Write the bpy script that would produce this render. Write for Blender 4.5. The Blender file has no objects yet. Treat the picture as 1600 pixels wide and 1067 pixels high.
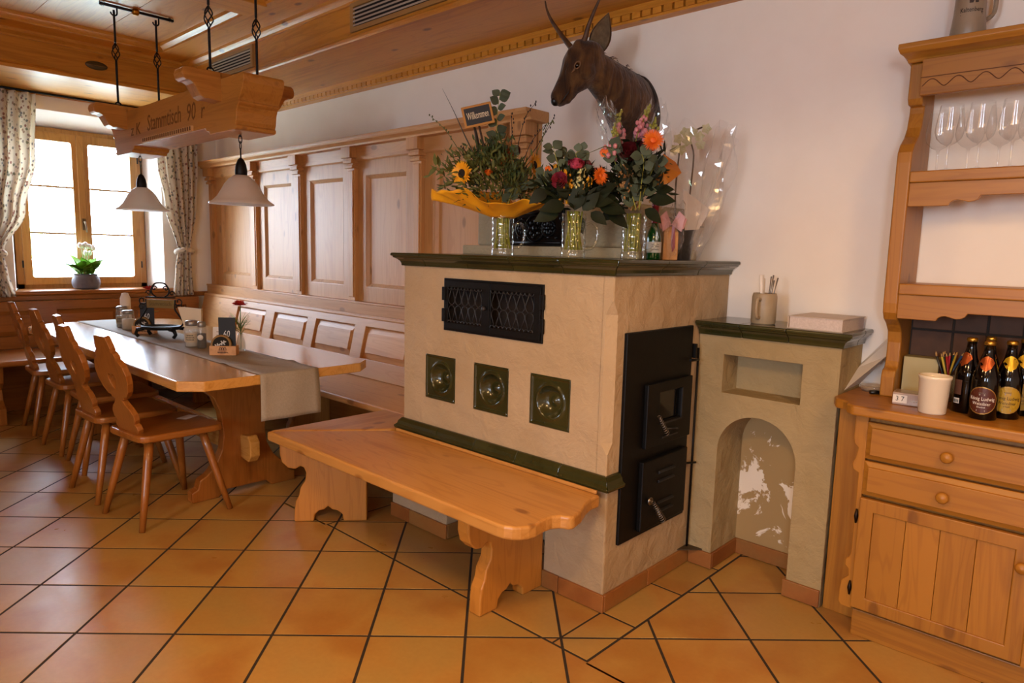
import bpy, bmesh, math, random
from mathutils import Vector, Matrix
from mathutils.geometry import tessellate_polygon
random.seed(11)
SC = bpy.context.scene
COL = SC.collection
PI = math.pi

# ---------------------------------------------------------------- camera
cd = bpy.data.cameras.new('camera')
cd.sensor_width = 36.0; cd.lens = 24.04; cd.clip_start = 0.05; cd.clip_end = 200
CAM = bpy.data.objects.new('camera', cd); COL.objects.link(CAM)
_r = Vector((0.728399, 0.684701, 0.024896)); _u = Vector((-0.107638, 0.078471, 0.991088)); _f = Vector((-0.676646, 0.724587, -0.130858))
CP = Vector((2.6174, -0.6071, 1.36))
CAM.matrix_world = Matrix(((_r.x, _u.x, -_f.x, CP.x), (_r.y, _u.y, -_f.y, CP.y), (_r.z, _u.z, -_f.z, CP.z), (0, 0, 0, 1)))
SC.camera = CAM

# ---------------------------------------------------------------- daylight, lamps, exposure
W = bpy.data.worlds.new('daylight'); SC.world = W; W.use_nodes = True
_b = W.node_tree.nodes['Background']; _b.inputs[0].default_value = (0.70, 0.82, 1.0, 1); _b.inputs[1].default_value = 42.0
SC.view_settings.view_transform = 'Standard'; SC.view_settings.look = 'None'
SC.view_settings.exposure = 0.06; SC.view_settings.gamma = 1.0
try: SC.view_settings.use_curve_mapping = False
except Exception: pass
SC.cycles.transparent_max_bounces = 24

def area(name, loc, rot, sx, sy, power, col=(1, 1, 1), portal=False, shape='RECTANGLE'):
    l = bpy.data.lights.new(name, 'AREA'); l.shape = shape; l.size = sx
    if shape in ('RECTANGLE', 'ELLIPSE'): l.size_y = sy
    l.energy = power; l.color = col
    if portal: l.cycles.is_portal = True
    o = bpy.data.objects.new(name, l); COL.objects.link(o); o.location = loc; o.rotation_euler = rot
    return o
WINS = [(0.749, 1.765)]          # window of the left wall: y0, y1
for i, (a, b) in enumerate(WINS):                # sky portals at the window openings
    area('window_portal', (-4.44, (a + b) / 2, 1.63), (0, -PI / 2, 0), 1.36, b - a, 1, portal=True)
FWINS = [(1.82, 2.58), (4.0, 4.7)]                 # windows of the wall behind the camera: x0, x1
for a, b in FWINS: area('window_portal', ((a + b) / 2, -4.30, 1.63), (PI / 2, 0, 0), b - a, 1.36, 1, portal=True)
WARM = (1.0, 0.60, 0.24)
# warm shaded lamps hanging over the other tables of the room (behind, beside and above the camera, all outside the frame)
for loc, e in (((2.1, -0.25, 2.05), 28), ((0.9, 0.0, 2.05), 12), ((0.2, -1.5, 2.05), 14), ((2.75, 1.1, 1.95), 9), ((3.6, 0.3, 2.0), 12), ((2.8, -2.4, 2.05), 15)):
    area('hanging_lamp_light', loc, (0, 0, 0), 0.30, 0.30, e, WARM, shape='DISK')
for loc, e in (((2.75, 1.1, 1.85), 5), ((2.0, -0.6, 2.0), 5)):       # what their glass shades let out sideways
    l = bpy.data.lights.new('lamp_shade_glow', 'POINT'); l.energy = e; l.color = WARM; l.shadow_soft_size = 0.13
    o = bpy.data.objects.new('lamp_shade_glow', l); COL.objects.link(o); o.location = loc

# ---------------------------------------------------------------- helpers: objects
ORG = {}
def link(o, parent=None):
    COL.objects.link(o)
    if parent is not None: o.parent = parent
    return o
def tag(o, label=None, cat=None, group=None, kind=None):
    if label: o['label'] = label
    if cat: o['category'] = cat
    if group: o['group'] = group
    if kind: o['kind'] = kind
    return o
def thing(name, label, cat, loc=(0, 0, 0), group=None, rz=0):
    o = bpy.data.objects.new(name, None); o.empty_display_size = 0.05; COL.objects.link(o)
    o.location = loc; o.rotation_euler = (0, 0, rz); ORG[o] = Vector(loc)
    return tag(o, label, cat, group)
def copy_tree(o, parent=None):
    c = o.copy(); COL.objects.link(c)
    if parent is not None: c.parent = parent
    for ch in o.children: copy_tree(ch, c)
    return c

class MB:
    def __init__(s): s.v = []; s.f = []; s.sm = []
    def add(s, vs, fs, smooth=False):
        n = len(s.v); s.v += [Vector(p) for p in vs]
        for f in fs: s.f.append([i + n for i in f]); s.sm.append(smooth)
        return s
    def box(s, x0, x1, y0, y1, z0, z1):
        return s.add([(x, y, z) for z in (z0, z1) for y in (y0, y1) for x in (x0, x1)],
                     [(0, 2, 3, 1), (4, 5, 7, 6), (0, 1, 5, 4), (2, 6, 7, 3), (0, 4, 6, 2), (1, 3, 7, 5)])
    def prism(s, poly, pl, a, b, holes=(), smooth=False):
        def P(u, v, w): return {'xy': (u, v, w), 'xz': (u, w, v), 'yz': (w, u, v)}[pl]
        loops = [list(poly)] + [list(h) for h in holes]
        flat = [p for l in loops for p in l]; n = len(flat)
        vs = [P(u, v, a) for u, v in flat] + [P(u, v, b) for u, v in flat]
        fs = []
        if holes or n > 40:
            for t in tessellate_polygon([[Vector((u, v, 0)) for u, v in l] for l in loops]):
                fs.append(tuple(t)); fs.append(tuple(i + n for i in reversed(t)))
        else:
            fs.append(tuple(range(n))); fs.append(tuple(range(2 * n - 1, n - 1, -1)))
        s.add(vs, fs)
        k = 0; sd = []
        for l in loops:
            m = len(l)
            for i in range(m):
                j = (i + 1) % m; sd.append((k + i, k + j, k + j + n, k + i + n))
            k += m
        base = len(s.v) - 2 * n
        for f in sd: s.f.append([i + base for i in f]); s.sm.append(smooth)
        return s
    def lathe(s, prof, n=24, c=(0, 0, 0), ax='z', closed=False):
        vs = []; fs = []; m = len(prof)
        for r, h in prof:
            for i in range(n):
                a = 2 * PI * i / n; x, y = r * math.cos(a), r * math.sin(a)
                p = {'z': (x, y, h), 'y': (x, h, y), 'x': (h, x, y)}[ax]
                vs.append((p[0] + c[0], p[1] + c[1], p[2] + c[2]))
        for k in range(m - 1):
            for i in range(n):
                j = (i + 1) % n; fs.append((k * n + i, k * n + j, (k + 1) * n + j, (k + 1) * n + i))
        s.add(vs, fs, True)
        if not closed:
            base = len(s.v) - n * m
            for k, rev in ((0, True), (m - 1, False)):
                if prof[k][0] > 1e-4:
                    idx = [base + k * n + i for i in range(n)]; s.f.append(idx[::-1] if rev else idx); s.sm.append(False)
        return s
    def tube(s, pts, r, n=8, caps=True, flat=None):
        pts = [Vector(p) for p in pts]; m = len(pts)
        rs = r if isinstance(r, (list, tuple)) else [r] * m
        vs = []; fs = []
        up = Vector((0, 0, 1)); prev = None
        for k in range(m):
            t = (pts[min(k + 1, m - 1)] - pts[max(k - 1, 0)])
            t = t.normalized() if t.length > 1e-9 else Vector((0, 0, 1))
            if prev is None:
                q = up if abs(t.dot(up)) < 0.9 else Vector((1, 0, 0))
                a = t.cross(q).normalized()
            else:
                a = prev - t * prev.dot(t)
                a = a.normalized() if a.length > 1e-6 else t.orthogonal().normalized()
            prev = a; b = t.cross(a)
            for i in range(n):
                th = 2 * PI * i / n
                vs.append(pts[k] + (a * math.cos(th) + b * math.sin(th) * (flat or 1)) * rs[k])
        for k in range(m - 1):
            for i in range(n):
                j = (i + 1) % n; fs.append((k * n + i, k * n + j, (k + 1) * n + j, (k + 1) * n + i))
        s.add(vs, fs, True)
        if caps:
            base = len(s.v) - n * m
            s.f.append([base + i for i in range(n)][::-1]); s.sm.append(False)
            s.f.append([base + (m - 1) * n + i for i in range(n)]); s.sm.append(False)
        return s
    def ell(s, c, rx, ry, rz, nu=12, nv=8):
        vs = [(c[0], c[1], c[2] - rz)]; fs = []
        for k in range(1, nv):
            t = -PI / 2 + PI * k / nv
            for i in range(nu):
                a = 2 * PI * i / nu; vs.append((c[0] + rx * math.cos(t) * math.cos(a), c[1] + ry * math.cos(t) * math.sin(a), c[2] + rz * math.sin(t)))
        vs.append((c[0], c[1], c[2] + rz)); L = len(vs) - 1
        for i in range(nu):
            j = (i + 1) % nu; fs.append((0, 1 + j, 1 + i)); fs.append((L, L - nu + i, L - nu + j))
            for k in range(nv - 2): fs.append((1 + k * nu + i, 1 + k * nu + j, 1 + (k + 1) * nu + j, 1 + (k + 1) * nu + i))
        return s.add(vs, fs, True)
    def loft(s, rings, caps=True, smooth=True):
        n = len(rings[0]); vs = [p for r in rings for p in r]; fs = []
        for k in range(len(rings) - 1):
            for i in range(n):
                j = (i + 1) % n; fs.append((k * n + i, k * n + j, (k + 1) * n + j, (k + 1) * n + i))
        s.add(vs, fs, smooth)
        if caps:
            base = len(s.v) - len(vs); m = len(rings)
            s.f.append([base + i for i in range(n)][::-1]); s.sm.append(smooth)
            s.f.append([base + (m - 1) * n + i for i in range(n)]); s.sm.append(smooth)
        return s
    def grid(s, fn, nu, nv, smooth=True):
        vs = [fn(i / nu, j / nv) for j in range(nv + 1) for i in range(nu + 1)]
        fs = [(j * (nu + 1) + i, j * (nu + 1) + i + 1, (j + 1) * (nu + 1) + i + 1, (j + 1) * (nu + 1) + i) for j in range(nv) for i in range(nu)]
        return s.add(vs, fs, smooth)
    def xf(s, M):
        s.v = [M @ p for p in s.v]; return s
    def join(s, o, M=None):
        return s.add([(M @ p if M else p) for p in o.v], o.f) if False else s._join(o, M)
    def _join(s, o, M):
        n = len(s.v); s.v += [(M @ p if M else p.copy()) for p in o.v]
        s.f += [[i + n for i in f] for f in o.f]; s.sm += o.sm
        return s
    def mesh(s, name, off=Vector((0, 0, 0)), fix=True):
        me = bpy.data.meshes.new(name)
        me.from_pydata([tuple(p - off) for p in s.v], [], s.f)
        me.polygons.foreach_set('use_smooth', s.sm)
        if fix:
            bm = bmesh.new(); bm.from_mesh(me); bmesh.ops.recalc_face_normals(bm, faces=bm.faces[:]); bm.to_mesh(me); bm.free()
        me.update()
        return me
    def build(s, name, mat, parent=None, local=False, bevel=0, seg=2, sub=0, solid=0, fix=True, base=False, auto=None):
        off = Vector((0, 0, 0))
        if parent is not None and not local: off = ORG.get(parent, Vector((0, 0, 0)))
        elif parent is None and base:
            xs = [p.x for p in s.v]; ys = [p.y for p in s.v]; zs = [p.z for p in s.v]
            off = Vector(((min(xs) + max(xs)) / 2, (min(ys) + max(ys)) / 2, min(zs)))
        me = s.mesh(name, off, fix)
        o = bpy.data.objects.new(name, me); link(o, parent)
        if parent is None: o.location = off; ORG[o] = off
        else: ORG[o] = ORG.get(parent, Vector((0, 0, 0))) if not local else Vector((0, 0, 0))
        if mat: me.materials.append(mat)
        mods(o, bevel, seg, sub, solid)
        return o
def mods(o, bevel=0, seg=2, sub=0, solid=0):
    if solid:
        m = o.modifiers.new('s', 'SOLIDIFY'); m.thickness = solid; m.offset = 0
    if bevel:
        m = o.modifiers.new('b', 'BEVEL'); m.width = bevel; m.segments = seg; m.limit_method = 'ANGLE'; m.angle_limit = 0.6
        try: m.harden_normals = False
        except Exception: pass
    if sub:
        m = o.modifiers.new('u', 'SUBSURF'); m.levels = sub; m.render_levels = sub
def inst(me, name, parent, mat4=None, mods_from=None):
    o = bpy.data.objects.new(name, me); link(o, parent)
    if mat4 is not None: o.matrix_local = mat4
    ORG[o] = ORG.get(parent, Vector((0, 0, 0)))
    return o
def T(x, y, z): return Matrix.Translation((x, y, z))
def RX(a): return Matrix.Rotation(a, 4, 'X')
def RY(a): return Matrix.Rotation(a, 4, 'Y')
def RZ(a): return Matrix.Rotation(a, 4, 'Z')
def SCL(x, y, z): return Matrix.Diagonal((x, y, z, 1))
def arc(cx, cy, r, a0, a1, n, ry=None):
    return [(cx + r * math.cos(a0 + (a1 - a0) * i / n), cy + (ry or r) * math.sin(a0 + (a1 - a0) * i / n)) for i in range(n + 1)]
def rrect(x0, x1, y0, y1, r, n=5):
    return arc(x1 - r, y0 + r, r, -PI / 2, 0, n) + arc(x1 - r, y1 - r, r, 0, PI / 2, n) + arc(x0 + r, y1 - r, r, PI / 2, PI, n) + arc(x0 + r, y0 + r, r, PI, 1.5 * PI, n)
def smoothpoly(pts, n=6):
    """Catmull-Rom through the points of a closed outline"""
    out = []; m = len(pts)
    for i in range(m):
        p0, p1, p2, p3 = (Vector(pts[(i + k - 1) % m]) for k in range(4))
        for j in range(n):
            t = j / n
            out.append(tuple(0.5 * ((2 * p1) + (p2 - p0) * t + (2 * p0 - 5 * p1 + 4 * p2 - p3) * t * t + (3 * p1 - p0 - 3 * p2 + p3) * t ** 3)))
    return out
def spline(pts, n=6):
    out = []; m = len(pts); V = [Vector(p) for p in pts]
    for i in range(m - 1):
        p0, p1, p2, p3 = V[max(i - 1, 0)], V[i], V[i + 1], V[min(i + 2, m - 1)]
        for j in range(n):
            t = j / n
            out.append(0.5 * ((2 * p1) + (p2 - p0) * t + (2 * p0 - 5 * p1 + 4 * p2 - p3) * t * t + (3 * p1 - p0 - 3 * p2 + p3) * t ** 3))
    out.append(V[-1]); return out
def text_mb(txt, size, depth=0.001, width=None, shear=0.0):
    """flat lettering as a mesh in the local x (along) / z (up) plane, centred; thickness along y"""
    c = bpy.data.curves.new('t', 'FONT'); c.body = txt; c.size = size; c.extrude = depth; c.align_x = 'CENTER'; c.align_y = 'CENTER'; c.shear = shear
    c.resolution_u = 2
    o = bpy.data.objects.new('t', c); COL.objects.link(o); bpy.context.view_layer.update()
    me = bpy.data.meshes.new_from_object(o.evaluated_get(bpy.context.evaluated_depsgraph_get()))
    mb = MB(); vs = [Vector((v.co.x, -v.co.z, v.co.y)) for v in me.vertices]
    if width and vs:
        w = max(v.x for v in vs) - min(v.x for v in vs)
        for v in vs: v.x *= width / w
    mb.add(vs, [list(p.vertices) for p in me.polygons])
    bpy.data.objects.remove(o); bpy.data.curves.remove(c); bpy.data.meshes.remove(me)
    return mb
def wrap(mb, R, ang, z, c, d=0.0006):
    """bend flat lettering (x along, z up) round a vertical cylinder of radius R about c, centred on the angle ang"""
    out = []
    for p in mb.v:
        a = ang + p.x / R; r = R + d - p.y
        out.append(Vector((c[0] + r * math.cos(a), c[1] + r * math.sin(a), c[2] + z + p.z)))
    mb.v = out; return mb
def clip(poly, nx, ny, d):
    """part of a convex polygon with nx*x+ny*y <= d"""
    out = []
    for i in range(len(poly)):
        a, b = poly[i], poly[(i + 1) % len(poly)]
        da, db = nx * a[0] + ny * a[1] - d, nx * b[0] + ny * b[1] - d
        if da <= 0: out.append(a)
        if (da < 0 < db) or (db < 0 < da):
            t = da / (da - db); out.append((a[0] + (b[0] - a[0]) * t, a[1] + (b[1] - a[1]) * t))
    return out
def parea(p): return 0.5 * sum(p[i][0] * p[(i + 1) % len(p)][1] - p[(i + 1) % len(p)][0] * p[i][1] for i in range(len(p))) if len(p) > 2 else 0
def inset(poly, d):
    q = list(poly); n = len(poly)
    for i in range(n):
        a, b = poly[i], poly[(i + 1) % n]; ex, ey = b[0] - a[0], b[1] - a[1]; L = math.hypot(ex, ey)
        if L < 1e-6: continue
        nx, ny = ey / L, -ex / L
        q = clip(q, nx, ny, nx * a[0] + ny * a[1] - d)
        if len(q) < 3: return []
    return q

# ---------------------------------------------------------------- helpers: materials
def lin(h):
    if isinstance(h, str):
        h = h.lstrip('#'); h = [int(h[i:i + 2], 16) / 255 for i in (0, 2, 4)]
        return tuple((c / 12.92 if c <= 0.04045 else ((c + 0.055) / 1.055) ** 2.4) for c in h) + (1,)
    return tuple(h) + (1,)
class NT:
    def __init__(s, name):
        s.m = bpy.data.materials.new(name); s.m.use_nodes = True; s.t = s.m.node_tree; s.N = s.t.nodes
        s.b = s.N['Principled BSDF']; s.out = s.N['Material Output']
    def n(s, typ, **kw):
        o = s.N.new('ShaderNode' + typ)
        for k, v in kw.items():
            if k in o.inputs.keys(): o.inputs[k].default_value = v
            else: setattr(o, k, v)
        return o
    def l(s, a, b): s.t.links.new(a, b)
    def mix(s, f, a, b, mode='MIX'):
        o = s.n('Mix', data_type='RGBA', blend_type=mode)
        for i, v in ((0, f), (6, a), (7, b)):
            if hasattr(v, 'is_linked') or isinstance(v, bpy.types.NodeSocket): s.l(v, o.inputs[i])
            else: o.inputs[i].default_value = v
        return o.outputs[2]
    def math(s, op, a, b=0.0, c=None):
        o = s.n('Math', operation=op)
        for i, v in enumerate((a, b) if c is None else (a, b, c)):
            if isinstance(v, bpy.types.NodeSocket): s.l(v, o.inputs[i])
            else: o.inputs[i].default_value = v
        return o.outputs[0]
    def ramp(s, f, stops):
        o = s.n('ValToRGB'); r = o.color_ramp
        while len(r.elements) < len(stops): r.elements.new(0.5)
        for e, (p, c) in zip(r.elements, stops): e.position = p; e.color = c
        s.l(f, o.inputs[0]); return o.outputs[0]
    def coords(s, scale=(1, 1, 1), rand=True, rot=(0, 0, 0)):
        tc = s.n('TexCoord'); mp = s.n('Mapping'); mp.inputs['Scale'].default_value = scale; mp.inputs['Rotation'].default_value = rot
        src = tc.outputs['Object']
        if rand:
            oi = s.n('ObjectInfo'); vm = s.n('VectorMath', operation='SCALE'); cb = s.n('CombineXYZ')
            for i, k in enumerate((17.0, 9.3, 13.7)): s.l(s.math('MULTIPLY', oi.outputs['Random'], k), cb.inputs[i])
            ad = s.n('VectorMath', operation='ADD'); s.l(src, ad.inputs[0]); s.l(cb.outputs[0], ad.inputs[1]); src = ad.outputs[0]
        s.l(src, mp.inputs['Vector']); return mp.outputs[0]
    def noise(s, vec, scale=5, detail=3, rough=0.55, dist=0.0):
        o = s.n('TexNoise', Scale=scale, Detail=detail, Roughness=rough, Distortion=dist); s.l(vec, o.inputs['Vector']); return o.outputs['Fac']
    def bump(s, h, strength=0.2, dist=0.01):
        o = s.n('Bump', Strength=strength, Distance=dist); s.l(h, o.inputs['Height']); s.l(o.outputs[0], s.b.inputs['Normal'])
    def col(s, c):
        if isinstance(c, bpy.types.NodeSocket): s.l(c, s.b.inputs['Base Color'])
        else: s.b.inputs['Base Color'].default_value = c
    def set(s, **kw):
        for k, v in kw.items(): s.b.inputs[k.replace('_', ' ')].default_value = v
MATS = {}
def plain(name, c, rough=0.5, metal=0.0, c2=None, scale=8, bump=0, bscale=40, rand=0.0, coat=0, spec=0.5, trans=0, emit=None, sub=0):
    if name in MATS: return MATS[name]
    n = NT(name); base = lin(c)
    src = base
    if c2:
        v = n.coords((1, 1, 1)); f = n.noise(v, scale, 4); src = n.mix(n.ramp(f, [(0.35, (0, 0, 0, 1)), (0.65, (1, 1, 1, 1))]), base, lin(c2))
    if rand:
        oi = n.n('ObjectInfo'); hs = n.n('HueSaturation'); n.l(n.math('MULTIPLY_ADD', oi.outputs['Random'], rand, 1 - rand / 2), hs.inputs['Value'])
        if isinstance(src, bpy.types.NodeSocket): n.l(src, hs.inputs['Color'])
        else: hs.inputs['Color'].default_value = src
        src = hs.outputs[0]
    n.col(src)
    n.set(Roughness=rough, Metallic=metal, Specular_IOR_Level=spec, Coat_Weight=coat, Transmission_Weight=trans)
    if coat: n.set(Coat_Roughness=0.08)
    if sub: n.set(Subsurface_Weight=sub, Subsurface_Radius=(0.02, 0.015, 0.01))
    if bump:
        v = n.coords((1, 1, 1), False); n.bump(n.noise(v, bscale, 4), bump, 0.004)
    if emit: n.set(Emission_Color=lin(emit[0]), Emission_Strength=emit[1])
    MATS[name] = n.m; return n.m
def wood(tone, axis, rough=None):
    """pine / alder with the grain along one local axis"""
    key = 'wood_%s_%s' % (tone, axis)
    if key in MATS: return MATS[key]
    pal = {'pine': ('#bb8544', '#a46c2c', '#7c4a1c', 0.38, 0.15, 0.8), 'pale': ('#c28c52', '#b0783e', '#8a5a2a', 0.5, 0.15, 0.8), 'beam': ('#b87a30', '#a06420', '#7c4a1c', 0.42, 0.1, 0.6),
           'alder': ('#965a22', '#7e4812', '#5c300a', 0.22, 0.35, 0.25), 'table': ('#be8a44', '#a8742f', '#8a5a20', 0.24, 0.8, 0.15),
           'hutch': ('#a06a22', '#885518', '#5e3410', 0.42, 0.05, 0.6), 'ceil': ('#c4822a', '#aa6a18', '#6b3c14', 0.40, 0.12, 0.9), 'frame': ('#ae7c40', '#96672e', '#7c4a14', 0.4, 0.0, 0.3)}[tone]
    n = NT(key)
    ai = 'xyz'.index(axis); sc = [1, 1, 1]; sc[ai] = 0.045
    v = n.coords(tuple(k * 34 for k in sc)); f1 = n.noise(v, 1.0, 3, 0.6, 0.6)
    sc2 = [1, 1, 1]; sc2[ai] = 0.10
    v2 = n.coords(tuple(k * 7 for k in sc2)); f2 = n.noise(v2, 1.0, 2, 0.5, 1.2)
    f = n.math('MULTIPLY_ADD', f1, 0.55, n.math('MULTIPLY', f2, 0.45))
    c = n.ramp(f, [(0.36, lin(pal[0])), (0.52, lin(pal[0])), (0.66, lin(pal[1]))])
    rings = n.math('SINE', n.math('MULTIPLY', f2, 60.0)); rg = n.ramp(rings, [(0.55, (0, 0, 0, 1)), (1.0, (1, 1, 1, 1))])
    c = n.mix(n.math('MULTIPLY', rg, 0.42), c, lin(pal[1]))
    if pal[5] > 0:                                   # knots
        sk = [6.5, 6.5, 6.5]; sk[ai] = 3.2
        v3 = n.coords(tuple(sk)); vo = n.n('TexVoronoi', Scale=1.0); n.l(v3, vo.inputs['Vector'])
        k = n.ramp(vo.outputs['Distance'], [(0.085, (1, 1, 1, 1)), (0.14, (0, 0, 0, 1))])
        c = n.mix(n.math('MULTIPLY', k, pal[5]), c, lin(pal[2]))
    oi = n.n('ObjectInfo'); hs = n.n('HueSaturation'); n.l(n.math('MULTIPLY_ADD', oi.outputs['Random'], 0.16, 0.92), hs.inputs['Value']); n.l(c, hs.inputs['Color'])
    n.col(hs.outputs[0]); n.set(Roughness=rough or pal[3], Coat_Weight=pal[4], Coat_Roughness=0.42 if tone == 'pale' else 0.3 if tone in ('ceil', 'pine') else (0.17 if tone == 'table' else 0.12), Specular_IOR_Level=0.45)
    n.bump(f1, 0.06, 0.003)
    MATS[key] = n.m; return n.m
def plaster(name, c, c2, bs=0.35, scale=26, rough=0.85, stain=None):
    if name in MATS: return MATS[name]
    n = NT(name); v = n.coords((1, 1, 1), False)
    f = n.noise(v, 2.3, 4); col = n.mix(n.ramp(f, [(0.35, (0, 0, 0, 1)), (0.7, (1, 1, 1, 1))]), lin(c), lin(c2))
    n.col(col); n.set(Roughness=rough, Specular_IOR_Level=0.25)
    h = n.math('ADD', n.noise(v, scale, 5, 0.6, 0.4), n.math('MULTIPLY', n.noise(v, scale * 0.25, 2), 1.5)); n.bump(h, bs, 0.02)
    MATS[name] = n.m; return n.m
def thin_glass(name, tint=(1, 1, 1), refl=1.0, rough=0.02, ior=1.5, haze=0.0, haze_col=(0.9, 0.9, 0.9)):
    """thin-walled clear sheet: light passes straight through, the surface mirrors by Fresnel"""
    if name in MATS: return MATS[name]
    n = NT(name); tr = n.n('BsdfTransparent'); tr.inputs[0].default_value = tint + (1,)
    gl = n.n('BsdfGlossy', Roughness=rough); fr = n.n('Fresnel'); ge = n.n('NewGeometry'); n.l(n.math('MULTIPLY_ADD', ge.outputs['Backfacing'], 1.0 / ior - ior, ior), fr.inputs['IOR']); mx = n.n('MixShader')
    n.l(n.math('MULTIPLY', fr.outputs[0], refl), mx.inputs[0]); n.l(tr.outputs[0], mx.inputs[1]); n.l(gl.outputs[0], mx.inputs[2])
    o = mx.outputs[0]
    if haze:
        df = n.n('BsdfDiffuse'); df.inputs[0].default_value = haze_col + (1,); m2 = n.n('MixShader'); m2.inputs[0].default_value = haze
        n.l(o, m2.inputs[1]); n.l(df.outputs[0], m2.inputs[2]); o = m2.outputs[0]
    n.N.remove(n.b); n.l(o, n.out.inputs[0]); MATS[name] = n.m; return n.m

def tile_mat(name, base, red, olive, rough=0.30):
    n = NT(name); v = n.coords((1, 1, 1)); f = n.noise(v, 3.2, 3, 0.5, 0.3)
    c = n.ramp(f, [(0.34, lin(olive)), (0.5, lin(base)), (0.68, lin(red))])
    f2 = n.noise(v, 60, 3); c = n.mix(n.math('MULTIPLY', f2, 0.25), c, lin(red), 'MULTIPLY')
    oi = n.n('ObjectInfo'); hs = n.n('HueSaturation'); n.l(n.math('MULTIPLY_ADD', oi.outputs['Random'], 0.22, 0.89), hs.inputs['Value']); n.l(c, hs.inputs['Color'])
    n.col(hs.outputs[0]); n.set(Roughness=rough, Specular_IOR_Level=0.5)
    n.l(n.math('MULTIPLY_ADD', n.noise(v, 9, 3), 0.2, rough - 0.08), n.b.inputs['Roughness'])
    n.bump(n.noise(v, 5, 2), 0.08, 0.02)
    MATS[name] = n.m; return n.m
M_TILE = tile_mat('terracotta_tile', '#b38a4a', '#a8763a', '#ae8c4e')
M_TILE_B = tile_mat('terracotta_skirting', '#9a6230', '#885024', '#906636', 0.4)
M_GROUT = plain('tile_grout', '#2a211a', 0.9, bump=0.3)
M_GROUT_L = plain('skirting_grout', '#6b5a45', 0.9)
M_WALL = plaster('white_plaster', '#f1e8dc', '#eadfd1', 0.06, 14)
M_REVEAL = plaster('window_reveal_plaster', '#efe9e6', '#e8e0dc', 0.03, 14)
M_STOVE = plaster('ochre_plaster', '#b39c7e', '#a78f6e', 0.7, 12)
M_LOW = plaster('pale_ochre_plaster', '#a5926e', '#96825c', 0.8, 12)
M_HOOD = plaster('grey_plaster', '#a89c80', '#998d72', 0.4, 60)
M_GREEN = plain('dark_green_glaze', '#282a13', 0.2, c2='#343418', scale=6, coat=0.3, bump=0.05, bscale=30, rand=0.25)
M_IRON = plain('black_iron', '#0b0a0a', 0.5, 0.5, bump=0.1)
M_IRON2 = plain('worn_iron', '#3a3b3e', 0.45, 0.6, c2='#2c2d30', bump=0.1)
M_STEEL = plain('steel', '#8a8580', 0.3, 1.0)
M_BRASS = plain('brass', '#b08030', 0.3, 1.0)

# ================================================================ THE ROOM
XL, XR, YB, YF = -4.08, 5.2, 2.34, -4.2
ZS, ZC = 2.53, 2.80
def struct(o, label=None): return tag(o, label, kind='structure')

# ---- floor: terracotta tiles laid at 45 degrees, a cut border round the stove
floor = struct(MB().box(XL - 0.4, XR, YF, YB + 0.04, -0.06, -0.0007).build('floor', M_GROUT), 'terracotta tile floor with dark joints')
UX, UY = Vector((0.24197, 0.23885)), Vector((-0.23885, 0.24197))
BX0, BX1, BY = -0.237, 1.361, 1.147
tile_n = 0; rest = MB(); cand = []
def tile_mb(polys):
    mb = MB()
    for p in polys:
        q = inset(p, 0.0050)
        if len(q) < 3 or abs(parea(q)) < 2e-5: continue
        q2 = inset(q, 0.0006)
        if len(q2) < 3 or len(q2) != len(q):
            mb.prism(q, 'xy', -0.012, 0.0); continue
        n = len(q)
        vs = [(x, y, -0.012) for x, y in q] + [(x, y, -0.0006) for x, y in q] + [(x, y, 0.0) for x, y in q2]
        fs = [tuple(range(2 * n, 3 * n))]
        for k in (0, 1):
            for i in range(n): j = (i + 1) % n; fs.append((k * n + i, k * n + j, (k + 1) * n + j, (k + 1) * n + i))
        mb.add(vs, fs)
    return mb
for i in range(-28, 30):
    for j in range(-30, 30):
        o = UX * i + UY * j
        sq = [tuple(o), tuple(o + UX), tuple(o + UX + UY), tuple(o + UY)]
        for nx, ny, d in ((1, 0, XR), (-1, 0, -XL), (0, 1, YB), (0, -1, -YF)): sq = clip(sq, nx, ny, d) if len(sq) > 2 else sq
        if len(sq) < 3 or parea(sq) < 1e-4: continue
        cin = clip(clip(clip(sq, -1, 0, -BX0), 1, 0, BX1), 0, -1, -BY) if len(sq) > 2 else []
        pieces = []
        if len(cin) > 2 and parea(cin) > 1e-5:
            out = [clip(sq, 0, 1, BY), clip(clip(sq, 0, -1, -(BY - 0.02)), 1, 0, BX0), clip(clip(sq, 0, -1, -(BY - 0.02)), -1, 0, -BX1)]
            out = [p for p in out if len(p) > 2 and parea(p) > 1e-5]
            if out: pieces.append(out)
            # inside the border: the strip beside the fire door is laid square
            a = clip(cin, 1, 0, 1.209); b = clip(clip(cin, -1, 0, -1.207), 0, 1, 1.442)
            ins = [p for p in (a, b) if len(p) > 2 and parea(p) > 1e-5]
            if ins: pieces.append(ins)
        else: pieces.append([sq])
        for pc in pieces: cand.append(pc)
for y0, y1 in ((1.442, 1.782), (1.782, 2.10), (2.10, 2.34)): cand.append([[(1.209, y0), (1.361, y0), (1.361, y1), (1.209, y1)]])
def vis(pc):
    c = Vector((sum(p[0] for q in pc for p in q), sum(p[1] for q in pc for p in q))) / sum(len(q) for q in pc)
    d = Vector((c.x, c.y, 0)) - CP; z = d.dot(_f)
    if z < 0.3: return 0
    u, v = d.dot(_r) / z, d.dot(_u) / z
    return 1 / z if abs(u) < 0.83 and abs(v) < 0.58 else 0
cand.sort(key=lambda pc: -vis(pc))
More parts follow.
